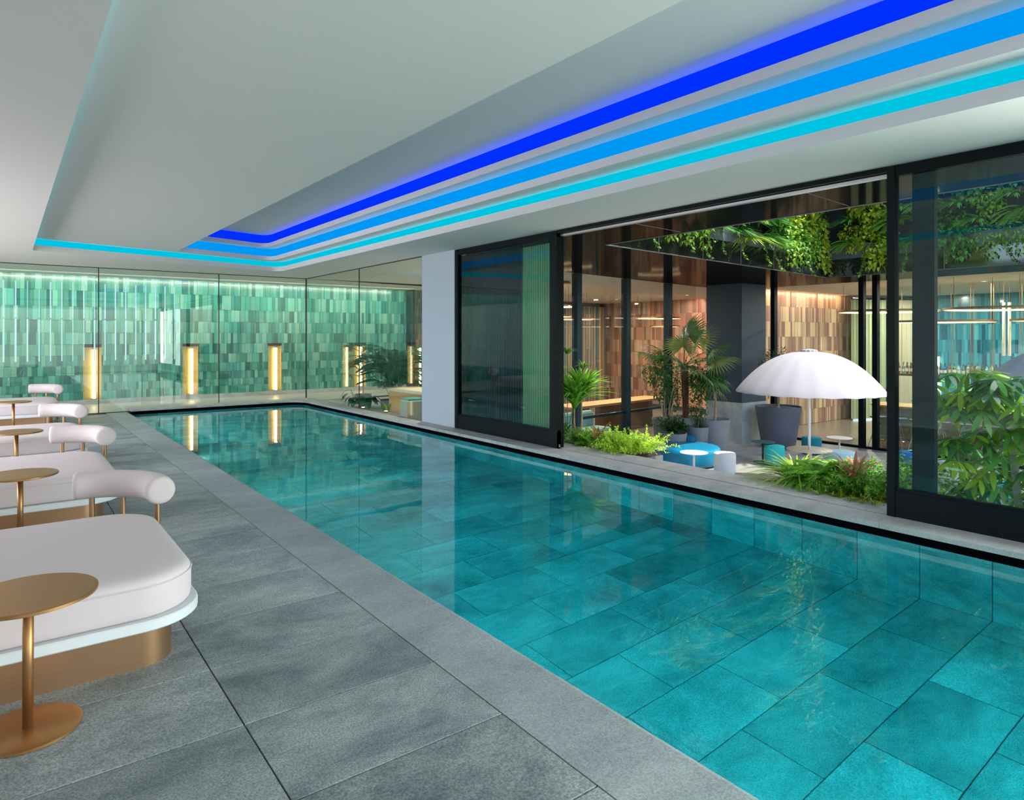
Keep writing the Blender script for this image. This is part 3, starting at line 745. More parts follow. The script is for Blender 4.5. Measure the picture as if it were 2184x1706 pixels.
# ================================================================== daybeds and side tables
def make_daybed(label):
    t = thing('daybed', label, 'daybed', (-.45, 4.1, 0), group='white daybeds along the pool')
    x0, x1, y0, y1 = -.95, 1.22, -.72, .75
    MB().loft(stack(x0 + .10, x1 - .12, y0 + .10, y1 - .10, .15, [(.0, 0), (0, .20)])).obj('base', M_gold, t, 30)
    MB().loft(stack(x0, x1, y0, y1, .27, [(.006, .195), (0, .201), (0, .238), (.006, .244)])).obj('platform', M_lacq, t, 30)
    MB().loft(stack(x0 + .025, x1 - .025, y0 + .025, y1 - .025, .27, [(.014, .246), (.003, .258), (0, .285), (0, .378), (.004, .396), (.014, .411), (.030, .421), (.055, .428), (.11, .434), (.20, .439), (.34, .442)])).obj('mattress', M_fabric, t, True)
    sm_ = rrect(x0 + .024, x1 - .024, y0 + .024, y1 - .024, .27)
    MB().tube([(x, y, .388) for x, y in sm_] + [(sm_[0][0], sm_[0][1], .388)], .0035, 5, caps=False).obj('seam', M_fabric, t.children[-1])
    # quarter-ring bolster at the far corner
    c = Vector((.80, .63)); r = .43; P = []
    for i in range(19):
        a = math.radians(86 - 90 * i / 18); P.append(Vector((c.x + r * math.cos(a), c.y + r * math.sin(a), .555)))
    d0 = (P[0] - P[1]).normalized(); d1 = (P[-1] - P[-2]).normalized()
    rr = .088
    pts = [P[0] + d0 * .030, P[0] + d0 * .026, P[0] + d0 * .015] + P + [P[-1] + d1 * .015, P[-1] + d1 * .026, P[-1] + d1 * .030]
    rad = [.055, .074, .084] + [rr] * 19 + [.084, .074, .055]
    m = len(pts); rings = []
    for i, p in enumerate(pts):
        d = (pts[min(i + 1, m - 1)] - pts[max(i - 1, 0)]).normalized(); a = d.cross(Vector((0, 0, 1))).normalized(); b_ = d.cross(a)
        rings.append([p + a * rad[i] * math.cos(2 * PI * k / 22) + b_ * rad[i] * math.sin(2 * PI * k / 22) for k in range(22)])
    bo = MB().loft(rings).obj('bolster', M_fabric, t, 50)
    for i in (3, 8, 17):
        p = P[i - 1] if i > 3 else P[2]
        MB().lathe([(.017, 0), (.017, .49)], 12, p.x, p.y).obj('post', M_gold, bo, 30)
    return t
places = [('nearest the front of the deck, bronze side table in front of it', 4.10), ('second in the row along the pool', 6.93), ('third in the row along the pool', 9.62), ('last of the row by the far glass partition', 13.6)]
db = make_daybed('white daybed, first of the row, with the whole bronze plinth in view')
labs = ['white daybed, first of the row, with the whole bronze plinth in view', 'white daybed with curved bolster, second of the row along the pool',
        'white daybed with curved bolster, third of the row along the pool', 'white daybed with curved bolster beside the far glass partition']
for i, y in enumerate((4.10, 6.93, 9.62, 14.2)):
    if i: dup(db, (-.45, y, 0), label=labs[i])
    else: db.location.y = y
def make_table(loc, label):
    t = thing('side_table', label, 'side table', loc, group='bronze side tables between the daybeds')
    MB().lathe([(.17, 0), (.178, .003), (.178, .013), (.172, .016), (.02, .017)], 40).obj('base', M_goldt, t, 30)
    MB().lathe([(.0185, .016), (.0185, .516)], 16).obj('post', M_goldt, t, True)
    MB().lathe([(.226, .514), (.232, .517), (.232, .527), (.228, .53)], 48).obj('top', M_goldt, t, 30)
    return t
tb = make_table((.072, 3.19, 0), 'round bronze side table in front of the first daybed')
for i, (y, lab) in enumerate(((6.0, 'round bronze side table between the first and second daybed'), (8.72, 'round bronze side table between the second and third daybed'), (12.75, 'round bronze side table before the daybed by the far glass'))):
    dup(tb, (.09 + .008 * i, y, 0), label=lab)

# ================================================================== courtyard shell
cf = MB().box(6.06, 26, -5, 21, ZF - .2, ZF - .012)
cfl = struct(cf.obj('courtyard_floor', M_grout))
pv = MB().cbox(.004, 1.196, .004, 1.196, -.012, 0, .003).mesh('paving_slab'); pv.materials.append(M_paving)
for i in range(9):
    for j in range(13):
        link('paving_slab', pv, cfl, (6.3 + i * 1.2, -3.6 + j * 1.2, ZF))
M_rfloor = mat('restaurant_floor', lin((120, 112, 100)), .25, var=.08, vscale=2)
struct(MB().box(17.1, 26, -5, 11.5, ZF - .01, ZF + .003).box(5.9, 21, 12.0, 21, ZF - .01, ZF + .003).obj('restaurant_floor', M_rfloor))
struct(MB().box(6.05, 6.15, -3, 9, ZF, .068).obj('wall_terrace', M_ledge))
A, B = (7.2, 7.18), (15.33, 8.05)
def soff(poly, z0, z1, nm='soffit', m=None): return MB().prism(poly, z0, z1).obj(nm, m or M_soffit)
sf = struct(soff([(5.86, -5), (7.12, -5), A, (5.86, 7.02)], ZS, 3.3)); sf['label'] = 'black glossy canopy soffit over the terrace'
s2 = struct(soff([(5.86, 7.02), A, B, (17.15, 8.25), (17.15, 11.98), (5.86, 10.1)], ZS, 3.3))
s3 = struct(soff([B, (15.33, -5), (17.15, -5), (17.15, 8.25)][::-1], ZS, 3.3))
# thin bright trims along the soffit edges and panel joints
M_trim = mat('steel_trim', lin((120, 120, 122)), .4, .6)
def bar2(a, b_, z, w, h, m, nm, par): return MB().tube([(a[0], a[1], z), (b_[0], b_[1], z)], w, 4).obj(nm, m, par)
bar2((7.12, -5), A, ZS, .009, 0, M_trim, 'edge_trim', sf); bar2(A, B, ZS, .009, 0, M_trim, 'edge_trim', s2); bar2(B, (15.33, -5), ZS, .009, 0, M_trim, 'edge_trim', s3)
for k in range(1, 6):
    f = k / 6; p = (A[0] + (B[0] - A[0]) * f, A[1] + (B[1] - A[1]) * f)
    MB().box(p[0] - .006, p[0] + .006, p[1] - .012, p[1] + .01, ZS, 3.3).obj('panel_joint', M_trim, s2)
for y in (5.6, 3.4, 1.2):
    bar2((5.9, y), (7.1, y + .1), ZS, .004, 0, M_trim, 'panel_joint', sf)
    MB().box(15.318, 15.335, y - .006, y + .006, ZS, 3.3).obj('panel_joint', M_trim, s3)
# zinc upstand and planter wall above
dAB = (Vector(B) - Vector(A)).normalized(); nAB = Vector((-dAB.y, dAB.x))
def offs(p, s, q): v = Vector(p) + dAB * s + nAB * q; return (v.x, v.y)
zw = MB().prism([offs(A, -.2, .10), offs(B, .0, .10), offs(B, 0, .2), offs(A, -.2, .2)], 3.3, 3.62)
zw.box(15.43, 15.53, -5, 8.12, 3.3, 3.62)
struct(zw.obj('parapet', M_zinc))
pw_ = MB().prism([offs(A, -.2, .45), offs(B, .6, .45), offs(B, .6, .6), offs(A, -.2, .6)], 3.3, 8.4)  # wall raised out of view to keep bright sky off the pool
pw_.box(15.75, 15.9, -5, 8.6, 3.3, 8.4)
struct(pw_.obj('planter_wall', mat('dark_planter_wall', lin((44, 48, 46)), .9)))
# upper storeys of the building above the canopy
M_upper = mat('upper_render', lin((170, 168, 162)), .8)
struct(MB().box(16.6, 26, -5, 12, 3.3, 4.9).prism([(5.8, 11.4), (17, 12.9), (17, 21), (5.8, 21)], 3.3, 6.4).obj('upper_storey', M_upper))
struct(MB().box(XL - .2, 5.84, -4.2, 18.4, 3.75, 3.9).obj('roof', M_upper))

# column on its stone base
p = (15.1, 10.17)
cl = struct(MB().box(p[0] + .012, p[0] + 1.1, p[1] + .012, p[1] + 1.1, ZF, ZS).obj('column', mat('navy_render', lin((46, 66, 82)), .6)), 'dark navy square column with a grey stone base')
zt = ZF + 1.06
for a, b_ in ((0, .55), (.553, 1.1)):
    MB().box(p[0] + a, p[0] + b_, p[1] - .01, p[1] + .012, ZF, zt).obj('stone_panel', M_colstone, cl)
    MB().box(p[0] - .01, p[0] + .012, p[1] + a, p[1] + b_, ZF, zt).obj('stone_panel', M_colstone, cl)

# far facade
def fac(x): return 10.65 + .158 * (x - 9.29)
wf2 = thing('window_3', 'restaurant glazing with dark posts behind the potted palms', None, kind='structure')
M_post = mat('teal_black_post', lin((18, 48, 56)), .35, .3)
xs = [7.6, 9.93, 11.78, 13.65, 15.05]
for a, b_ in zip(xs[:-1], xs[1:]):
    MB().prism([(a, fac(a)), (b_, fac(b_)), (b_, fac(b_) + .012), (a, fac(a) + .012)], ZF + .06, ZS).obj('glass_pane', G_facade, wf2)
for x in xs[1:-1]: MB().box(x - .07, x + .07, fac(x) - .06, fac(x) + .12, ZF, ZS).obj('mullion', M_post, wf2)
MB().prism([(7.6, fac(7.6) - .03), (15.05, fac(15.05) - .03), (15.05, fac(15.05) + .04), (7.6, fac(7.6) + .04)], ZF, ZF + .06).obj('sill', M_post, wf2)
MB().prism([(10, fac(10) + .02), (13.6, fac(13.6) + .02), (13.6, fac(13.6) + .06), (10, fac(10) + .06)], -.30, -.24).obj('transom', M_post, wf2)
# right facade
wf3 = thing('window_4', 'restaurant glazing with dark posts in front of the bar', None, kind='structure')
XR = 17.0
ys = [-5, -1.6, 2.0, 5.0, 7.72, 8.05, 10.45, 11.3]
for a, b_ in ((-5, 3.8), (3.8, 7.72), (8.05, 10.45)): MB().box(XR - .006, XR + .006, a, b_, ZF + .06, ZS).obj('glass_pane', G_facade, wf3)
for y in (7.72, 8.05, 10.45): MB().box(XR - .05, XR + .10, y - .06, y + .06, ZF, ZS).obj('mullion', M_frame, wf3)
MB().box(XR - .03, XR + .03, -5, 11.3, ZF, ZF + .06).obj('sill', M_frame, wf3)

# restaurant rooms
M_rceil = mat('restaurant_ceiling', lin((206, 200, 188)), .8)
struct(MB().box(17.15, 26, -5, 11.6, ZS, ZS + .1).prism([(5.86, 10.1), (17.15, 11.98), (21, 12), (21, 21), (5.86, 21)], ZS, ZS + .1).obj('ceiling', M_rceil))
blues = [lin(c) for c in ((40, 120, 140), (30, 100, 124), (60, 146, 162), (24, 84, 108), (80, 160, 172), (50, 130, 150))]
terr = [lin(c) for c in ((170, 120, 96), (150, 104, 84), (190, 140, 110), (132, 92, 78), (178, 150, 116), (160, 128, 104))]
ochre = [lin(c) for c in ((170, 150, 116), (152, 122, 100), (186, 166, 130), (136, 104, 90), (160, 140, 112), (128, 96, 86))]
M_bltile = mat('blue_glazed_tile', (1, 1, 1), .2, attr=True, spec=.5, coat=.3)
M_tetile = mat('terracotta_glazed_tile', (1, 1, 1), .3, attr=True, spec=.5)
wblue = tile_wall('wall_bar', (25, -4), (25, 11.4), [.46, .52, .50, .42, .42, .42, .42, .42, .42], ZS, blues, M_bltile, [.09, .09, .13, .05], 0, label='blue tiled wall behind the bar', base_z=ZF)
tile_wall('wall_ochre', (23.2, 11.3), (16.3, 11.3), [.46] * 9, ZS, ochre, M_tetile, [.07, .1, .14, .18], 120, label='ochre and brown tiled wall behind the parasol', base_z=ZF)
tile_wall('wall_terracotta', (20.2, 12.2), (20.2, 20.5), [.5] * 8, ZS, terr, M_tetile, [.08, .12, .16], 60, label='terracotta tiled wall of the restaurant', base_z=ZF)
struct(MB().box(5.8, 20.4, 20.4, 20.6, ZF, ZS).obj('wall_rear', mat('umber_wall', lin((120, 104, 84)), .8)))
for x in (12.2, 15, 18):
    for y in (14.2, 17.4): downlight(x, y, ZS, 110, (1, .92, .80), 'added round recessed downlight in the restaurant ceiling behind the palms', 'added downlights in the restaurant')
for x in (19.4, 23):
    for y in (-.5, 3, 6.2, 9.2): downlight(x, y, ZS, 150, (1, .94, .84), 'added round recessed downlight in the ceiling above the bar', 'added downlights above the bar')
area('wall_wash_fill', (19.9, 15.5, ZS - .03), (.7, 0, -1), .15, 7, 60, (1, .62, .40))  # added warm fill on the terracotta and ochre tiles
area('wall_wash_fill', (20, 11.05, ZS - .03), (0, .7, -1), 5, .15, 50, (1, .64, .42))
stripe = lambda f: shade(R.choice([lin((150, 116, 84)), lin((96, 96, 88)), lin((178, 140, 98)), lin((80, 90, 88))]), .1)
curtain('curtain', (12.2, 19.9), (19.9, 19.9), ZF + .05, 2.75, mat('striped_drape', (1, 1, 1), .85, attr=True), 'brown and grey striped curtain across the rear of the restaurant', .05, .3, cols=stripe)
curtain('curtain', (22.3, 10.9), (23.6, 10.4), ZF + .05, 2.75, mat('green_drape', lin((150, 166, 130)), .85), 'pale green pleated curtain beside the ochre tiles', .04, .16)
curtain('curtain', (23.8, 10.2), (24.6, 9.8), ZF + .05, 2.75, mat('beige_drape', lin((190, 176, 150)), .85), 'beige pleated curtain near the end of the bar', .04, .16)

# ------------------------------------------------------------------ bar
bar = thing('bar_counter', 'long curved-end oak bar counter with lit plinth behind the stools', 'bar', (17.9, 4, ZF))
M_oakw = mat('warm_oak', lin((214, 164, 104)), .45, var=.12, vscale=4, stretch=(1, 1, 20))
M_barfront = mat('olive_panel', lin((150, 124, 84)), .6, var=.08, vscale=3)
MB().loft(stack(-.05, .85, -6.5, 4.35, .4, [(0, .98), (-.02, .99), (-.02, 1.03), (0, 1.04)])).obj('top', M_oakw, bar, 30)
MB().loft(stack(.05, .75, -6.4, 4.25, .35, [(0, .16), (0, .98)])).obj('front_panel', M_barfront, bar, 30)
for k in range(3): MB().loft(stack(.03 - .012 * (2 - k), .77, -6.42, 4.27, .36, [(0, .005 + k * .05), (0, .045 + k * .05)])).obj('plinth_slat', mat('lit_plinth_oak', lin((236, 160, 90)), .5), bar, 30)  # glow of the lit plinth put into the orange slat colour
MB().tube([(-.08, -6.3, .25), (-.08, 4.0, .25)], .018, 8).obj('foot_rail', M_rail, bar)
M_chrome = mat('chrome', lin((210, 214, 212)), .18, 1.0)
M_seat = mat('stool_seat', lin((104, 110, 108)), .4, .6)
def make_stool(loc, label):
    t = thing('bar_stool', label, 'stool', loc, group='bar stools')
    MB().lathe([(.05, .735), (.16, .75), (.19, .775), (.195, .79), (.18, .79), (.10, .772)], 20).obj('seat', M_seat, t, True)
    MB().lathe([(.022, .68), (.03, .735)], 10).obj('hub', M_chrome, t)
    for k in range(4):
        a = PI / 4 + k * PI / 2; MB().tube([(.02 * math.cos(a), .02 * math.sin(a), .715), (.235 * math.cos(a), .235 * math.sin(a), 0)], .011, 6).obj('leg', M_chrome, t)
    MB().tube([(.17 * math.cos(2 * PI * i / 20), .17 * math.sin(2 * PI * i / 20), .235) for i in range(21)], .008, 5, caps=False).obj('foot_ring', M_chrome, t)
    return t
st0 = None
for u in (1872, 1916, 1958, 2008, 2055, 2110, 2165):
    y = onx(u, 900, 17.35).y
    if st0 is None: st0 = make_stool((17.35, y, ZF + .003), 'slim chrome bar stool with round grey seat at the oak bar')
    else: dup(st0, (17.35, y, ZF + .003))
# hung bottle shelf
sh = thing('bottle_rack', 'dark shelf hung on slim rods over the bar', 'shelf', (20, 7.2, .51))
MB().cbox(-.16, .16, -1.75, 1.35, -.07, 0, .004).obj('shelf', mat('bronze_shelf', lin((112, 96, 66)), .4, .5), sh)
for k, yy in enumerate((-1.6, -1.0, -.55, -.1, .35, .75, 1.2)):
    for x in (-.14, .14): MB().tube([(x, yy + .03 * (x > 0), 0), (x, yy + .03 * (x > 0), ZS - .51)], .008, 6).obj('rod', M_goldt, sh)
bcol = [(lin((120, 150, 120)), 'pale green'), (lin((60, 110, 60)), 'green'), (lin((140, 60, 50)), 'red'), (lin((190, 160, 80)), 'amber'), (lin((40, 90, 150)), 'blue'), (lin((170, 190, 190)), 'clear'), (lin((100, 66, 40)), 'brown'), (lin((206, 196, 160)), 'cream')]
bmesh_ = []
for k, (cc, nm) in enumerate(bcol):
    h = R.uniform(.17, .21); r = R.uniform(.032, .042)
    body = MB().lathe([(r * .9, 0), (r, .01), (r, h * .95), (r * .8, h), (.013, h + .045), (.012, h + .085)], 10).mesh('glass_body', 35); body.materials.append(mat('bottle_' + nm, cc, .12, spec=.6, coat=.4))
    cap = MB().lathe([(.014, h + .08), (.014, h + .105)], 8).mesh('cap'); cap.materials.append(mat('bottle_cap', lin((60, 56, 50)), .4))
    lb = MB().lathe([(r + .001, h * .25), (r + .001, h * .7)], 10, caps=False).mesh('paper_label'); lb.materials.append(mat('bottle_label', lin((226, 220, 200)), .8))
    bmesh_.append((body, cap, lb, nm))
for row in (0, 1):
    for k in range(24):
        yy = 6.0 + k * .105 + .05 * row + R.uniform(-.012, .012); x = 20 - .07 + .14 * row
        body, cap, lb, nm = bmesh_[R.randrange(len(bmesh_))]
        art = 'small ' + nm + ' glass bottle with paper label on the hung bar shelf'
        t = thing('bottle', art, 'bottle', (x, yy, .51), group=nm + ' bottles on the bar shelf')
        link('glass_body', body, t); link('cap', cap, t); link('paper_label', lb, t)
# cream tube pendants and back niche lamp
for u in (1968, 1977, 2141, 2153):
    q = onx(u, 700, 19.6); t = thing('tube_pendant', 'long cream tube pendant hanging over the bar', 'lamp', (q.x, q.y, 1.05), group='tube pendants over the bar')
    MB().lathe([(.028, 0), (.034, .01), (.034, 1.3), (.028, 1.31)], 12).obj('tube', mat('cream_tube', lin((236, 214, 186)), .5, emit=(1, .8, .6), estr=.5), t, True)
    MB().tube([(0, 0, 1.31), (0, 0, ZS - 1.05)], .004, 5).obj('cord', M_goldt, t)
q = onx(1999, 805, 24.9)
t = thing('tube_lamp', 'upright glowing tube lamp on the blue tiled wall', 'lamp', (q.x, q.y, -.6)); MB().lathe([(.06, 0), (.06, 1.45)], 12).obj('tube', M_tube, t, True); MB().lathe([(.08, -.04), (.08, 0)], 12).obj('end_cap', M_goldt, t)
M_ring = emission('ring_glow', (1, .72, .40), 5.5)
def ring_lamp(loc, r, label, group):
    t = thing('ring_pendant', label, 'lamp', loc, group=group)
    n = 48
    MB().loft([[(q * math.cos(2 * PI * i / n), q * math.sin(2 * PI * i / n), z) for i in range(n)] for q, z in ((r, 0), (r + .035, 0), (r + .035, .05), (r, .05), (r, 0))], False, False).obj('hoop', M_goldt, t, 30)
    MB().loft([[(q * math.cos(2 * PI * i / n), q * math.sin(2 * PI * i / n), z) for i in range(n)] for q, z in ((r - .004, .004), (r - .004, .046), (r - .012, .046), (r - .012, .004), (r - .004, .004))], False, False).obj('light_band', M_ring, t)
    for k in range(3):
        a = k * 2 * PI / 3 + .4; MB().tube([(r * math.cos(a), r * math.sin(a), .05), (r * math.cos(a), r * math.sin(a), ZS - loc[2])], .004, 5).obj('cord', M_frame, t)
    return t
for (u, v, w, x) in ((1892, 666, 186, 18.6), (2010, 688, 190, 18.6), (2146, 660, 224, 18.6), (2250, 684, 150, 18.6)):
    q = onx(u, v, x); d = q.x * S_ + q.y * C_
    ring_lamp((q.x, q.y, q.z), w / F_PX * d / 2, 'large glowing gold ring pendant above the bar', 'ring pendants above the bar')
for (u, v, w, y) in ((1185, 655, 96, 14.2), (1180, 676, 78, 14.8), (1232, 682, 64, 15.4), (1405, 680, 90, 15.0), (1418, 697, 60, 15.5)):  # last two rings stand in for lamp reflections in the glazing
    q = ony(u, v, y); d = q.x * S_ + q.y * C_
    ring_lamp((q.x, q.y, q.z), w / F_PX * d / 2, 'glowing gold ring pendant in the restaurant behind the palms', 'ring pendants in the restaurant')
q = ony(1196, 606, 12.6)
t = thing('dome_pendant', 'shallow gold dome pendant near the restaurant ceiling', 'lamp', (q.x, q.y, q.z))
MB().lathe([(.26, 0), (.25, .03), (.18, .09), (.06, .14), (.05, .14), (.17, .08), (.24, .02)], 28).obj('shade', M_goldt, t, 40); MB().tube([(0, 0, .13), (0, 0, ZS - q.z)], .006, 5).obj('cord', M_frame, t)
MB().lathe([(.05, .05), (.05, .1)], 12).obj('bulb', M_ring, t)
# long communal table in the restaurant
t = thing('communal_table', 'long oak communal table behind the restaurant glazing', 'table', (14.6, 14.2, ZF), .12)
MB().cbox(-2.4, 2.2, -.4, .4, .78, .85, .01).obj('top', M_oakw, t)
for x in (-1.8, -.3, 1.3): MB().cbox(x - .25, x + .25, -.3, .3, 0, .78, .01).obj('pedestal', mat('umber_panel', lin((120, 92, 62)), .6), t)
t = thing('lounge_sofa', 'pale aqua upholstered sofa beyond the restaurant glass', 'sofa', (11.7, 12.6, ZF), .15)
MB().loft(stack(-.9, .9, -.4, .4, .15, [(0, .05), (0, .38), (.04, .42)])).obj('seat', mat('aqua_fabric', lin((150, 190, 186)), .9), t, 30)
MB().loft(stack(-.9, .9, .2, .45, .1, [(0, .3), (0, .75), (.04, .8)])).obj('backrest', MATS['aqua_fabric'], t, 30)
for x in (-.8, .8):
    for y in (-.3, .3): MB().lathe([(.02, 0), (.02, .06)], 8, x, y).obj('leg', M_frame, t)

# ================================================================== courtyard furniture
def pouf(u, v, r, h, col, label, nm='pouf', z=ZF, pos=None):
    q = pos or onz(u, v, z); t = thing(nm, label, 'pouf', (q[0], q[1], ZF))
    m = mat('felt_%02x%02x%02x' % col, lin(col), .9, bump=.1, bscale=300)
    MB().lathe([(r * .93, .012), (r * .985, .03), (r, .07), (r, h - .07), (r * .985, h - .025), (r * .94, h - .004), (r * .5, h)], 36).obj('cover', m, t, True)
    MB().lathe([(r * .85, 0), (r * .85, .014)], 24).obj('glide', M_frame, t)
    MB().tube([(r * .975 * math.cos(2 * PI * i / 36), r * .975 * math.sin(2 * PI * i / 36), h - .02) for i in range(37)], .005, 5, caps=False).obj('piping', m, t)
    return t
def ptable(u, v, r, h, col, label, rb=.2, pos=None):
    q = pos or onz(u, v, ZF); t = thing('pedestal_table', label, 'side table', (q[0], q[1], ZF))
    m = mat('enamel_%02x%02x%02x' % col, lin(col), .4)
    MB().lathe([(rb, 0), (rb, .008), (rb * .95, .012)], 32).obj('base', m, t, 30)
    MB().lathe([(.022, .01), (.022, h - .012)], 14).obj('post', m, t, True)
    MB().lathe([(r * .985, h - .014), (r, h - .009), (r, h - .003), (r * .985, h)], 40).obj('top', m, t, 30)
    return t
# large round blue ottoman
q = onz(1463, 988, ZF)
t = thing('round_ottoman', 'large low round blue ottoman behind the white pedestal table', 'ottoman', (q.x, q.y, ZF))
MB().lathe([(.68, .02), (.72, .05), (.73, .12), (.73, .30), (.72, .35), (.68, .385), (.4, .395)], 48).obj('cover', mat('blue_vinyl', lin((10, 124, 160)), .32), t, True)
MB().lathe([(.6, 0), (.6, .03)], 32).obj('plinth', M_frame, t)
pouf(1468, 966, .215, .44, (24, 106, 144), 'small dark blue pouf before the grey pots')
pouf(1546, 1009, .215, .42, (238, 244, 246), 'white pouf standing in the sun beside the blue ottoman')
pouf(1652, 991, .205, .42, (50, 190, 190), 'turquoise pouf beside the dark teal table')
pouf(1731, 968, .22, .40, (20, 128, 140), 'dark turquoise pouf behind the parasol table')
pouf(1745, 1000, .26, .40, (16, 92, 116), 'deep blue pouf under the parasol table', pos=(12.6, 6.55))
pouf(1790, 1003, .31, .40, (176, 208, 208), 'broad pale aqua pouf behind the ferns')
pouf(1945, 1012, .24, .46, (30, 124, 180), 'bright blue pouf behind the leafy shrub')
pouf(2023, 1031, .195, .45, (214, 210, 206), 'off white pouf on open paving before the bar')
pouf(2125, 1058, .27, .40, (60, 176, 176), 'turquoise pouf behind the glossy-leaved tree')
ptable(1480, 1012, .275, .45, (246, 244, 244), 'white pedestal table in front of the blue ottoman')
ptable(1627, 986, .25, .46, (22, 92, 100), 'dark teal pedestal table near the column', .2)
ptable(1790, 978, .275, .48, (226, 222, 216), 'off white pedestal table behind the parasol pole', .18)
ptable(1968, 1012, .26, .46, (110, 196, 190), 'aqua pedestal table behind the leafy shrub', .18)
ptable(2079, 1056, .255, .45, (222, 184, 156), 'peach pedestal table beside the off white pouf', .18)
# parasol and its table
def parasol(loc, rad, rise, rim, label, ribs=20):
    t = thing('parasol', label, 'parasol', loc)
    m = mat('parasol_cloth', lin((176, 172, 176)), .9, trans=.25)
    n = ribs * 4; rings = []
    for k in range(12):
        f = k / 11; rr = .02 + (rad - .02) * f; z = rim + rise * (1 - f ** 2.35)
        rings.append([(rr * (1 + .004 * f * math.cos(2 * PI * i / n * ribs)) * math.cos(2 * PI * i / n), rr * (1 + .004 * f * math.cos(2 * PI * i / n * ribs)) * math.sin(2 * PI * i / n),
                       z + .006 * f * math.cos(2 * PI * i / n * ribs)) for i in range(n)])
    rings.append([(p[0] * 1.012, p[1] * 1.012, p[2] - .035) for p in rings[-1]])
    MB().loft(rings, True, False).obj('canopy', m, t, True)
    for i in range(ribs):
        a = 2 * PI * i / ribs; P = []
        for k in range(7):
            f = k / 6; rr = .03 + (rad - .04) * f; P.append((rr * math.cos(a), rr * math.sin(a), rim + rise * (1 - f ** 2.35) - .015))
        MB().tube(P, .007, 4).obj('rib', M_lacq, t)
    cap = []
    for rr, z in ((.10, .0), (.14, .015), (.13, .05), (.06, .065), (.01, .07)): cap.append([(rr * (1 + .06 * math.cos(12 * 2 * PI * i / 48)) * math.cos(2 * PI * i / 48), rr * (1 + .06 * math.cos(12 * 2 * PI * i / 48)) * math.sin(2 * PI * i / 48), rim + rise + z - .02) for i in range(48)])
    MB().loft(cap).obj('top_cap', m, t)
    MB().lathe([(.024, 0), (.024, rim + rise)], 14).obj('pole', M_lacq, t, True)
    MB().lathe([(.3, 0), (.3, .03), (.06, .05)], 28).obj('foot', M_lacq, t, 30)
    return t
q = onz(1726, 958, -.51)
parasol((q.x, q.y, ZF), 1.24, .70, 1.80, 'white dome parasol with scalloped rim rising through a round table')
t = thing('parasol_table', 'round beige table around the parasol pole', 'table', (q.x, q.y, ZF))
MB().lathe([(.03, .725), (.375, .725), (.385, .73), (.385, .74), (.375, .745), (.03, .745)], 40).obj('top', mat('beige_enamel', lin((206, 194, 172)), .4), t, 30)
MB().lathe([(.045, .03), (.045, .725)], 16).obj('post', MATS['beige_enamel'], t, True); MB().lathe([(.26, .055), (.26, .065), (.05, .075)], 28).obj('base', MATS['beige_enamel'], t, 30)
q2 = onz(2275, 955, -.51)
parasol((q2.x + .2, q2.y + .1, ZF), 1.24, .70, 1.86, 'white dome parasol behind the glossy-leaved tree')

# ================================================================== potted plants
def pot(t, r0, r1, h, m=M_pot):
    MB().lathe([(r0 * .96, 0), (r0, .01), (r1 * .995, h - .01), (r1, h), (r1 - .025, h), (r1 - .03, h - .05)], 36).obj('pot', m, t, 40)
    MB().lathe([(r1 - .03, h - .06), (r1 * .5, h - .045), (.02, h - .04)], 30).obj('soil', M_soil, t)
def potted(nm, u, v, label, r0, r1, h, m=M_pot, pos=None):
    q = pos or onz(u, v, ZF); t = thing(nm, label, 'plant', (q[0], q[1], ZF)); pot(t, r0, r1, h, m); return t
t = potted('potted_fern', 1400, 960, 'bushy green fern in a low grey pot next to the multi-stem shrub', .24, .33, .55, pos=(12.35, 10.15))
plumes(70, .62, lin((56, 104, 40)), 22, .06, .014, .9).obj('foliage', M_leaf, t).location.z = .5
t = potted('potted_shrub', 1423, 963, 'multi-stemmed shrub in a tall grey concrete pot', .26, .37, .80)
st = MB()
for k in range(9):
    a = k * 2.4; st.tube([(.08 * math.cos(a), .08 * math.sin(a), .76), (.14 * math.cos(a), .14 * math.sin(a), 1.1), (.2 * math.cos(a + .3), .2 * math.sin(a + .3), 1.5)], .012, 5, .008)
st.obj('stem', M_bark, t)
cloud([(0, 0, 1.65, .45, .4, .5), (-.2, .1, 1.9, .4, .35, .35), (.25, .1, 1.35, .3, .3, .4)], 1500, .07, .018, lin((60, 110, 46))).obj('foliage', M_leaf, t)
t = potted('potted_tree', 1489, 964, 'slender young tree in the small front grey pot', .23, .31, .62)
MB().tube([(0, 0, .58), (.03, 0, .8), (.14, .02, 1.3), (.12, .04, 1.8), (.08, 0, 2.2)], .012, 6, .007).obj('trunk', M_bark, t)
cloud([(.0, 0, 1.1, .26, .24, .4), (.05, 0, 1.6, .34, .3, .4), (.0, .1, 1.95, .3, .3, .3)], 900, .075, .02, lin((64, 112, 44))).obj('foliage', M_leaf, t)
t = potted('potted_tree', 1525, 964, 'pruned tree with a thick bare trunk in a grey pot by the column', .27, .36, .80)
MB().tube([(0, 0, .75), (.02, 0, 1.0), (.05, .01, 1.15), (.0, .02, 1.4), (.04, 0, 1.72)], .034, 8, .028).tube([(.02, 0, 1.5), (.10, 0, 1.66), (.11, 0, 1.76)], .018, 6).obj('trunk', M_bark, t)
cloud([(-.05, .1, 1.75, .34, .3, .25), (.2, .1, 1.9, .25, .3, .3)], 420, .085, .022, lin((58, 104, 50))).obj('foliage', M_leaf, t)
t = potted('fan_palm', 1462, 957, 'tall fan palm with spiky round leaves in a grey pot before the column', .28, .38, .80)
tk = MB().tube([(0, 0, .75), (.02, .02, 1.4), (.0, .04, 2.1)], .075, 10, .10); tk.obj('trunk', mat('fibrous_trunk', lin((118, 78, 58)), .95, var=.3, vscale=20, bump=.9, bscale=26), t)
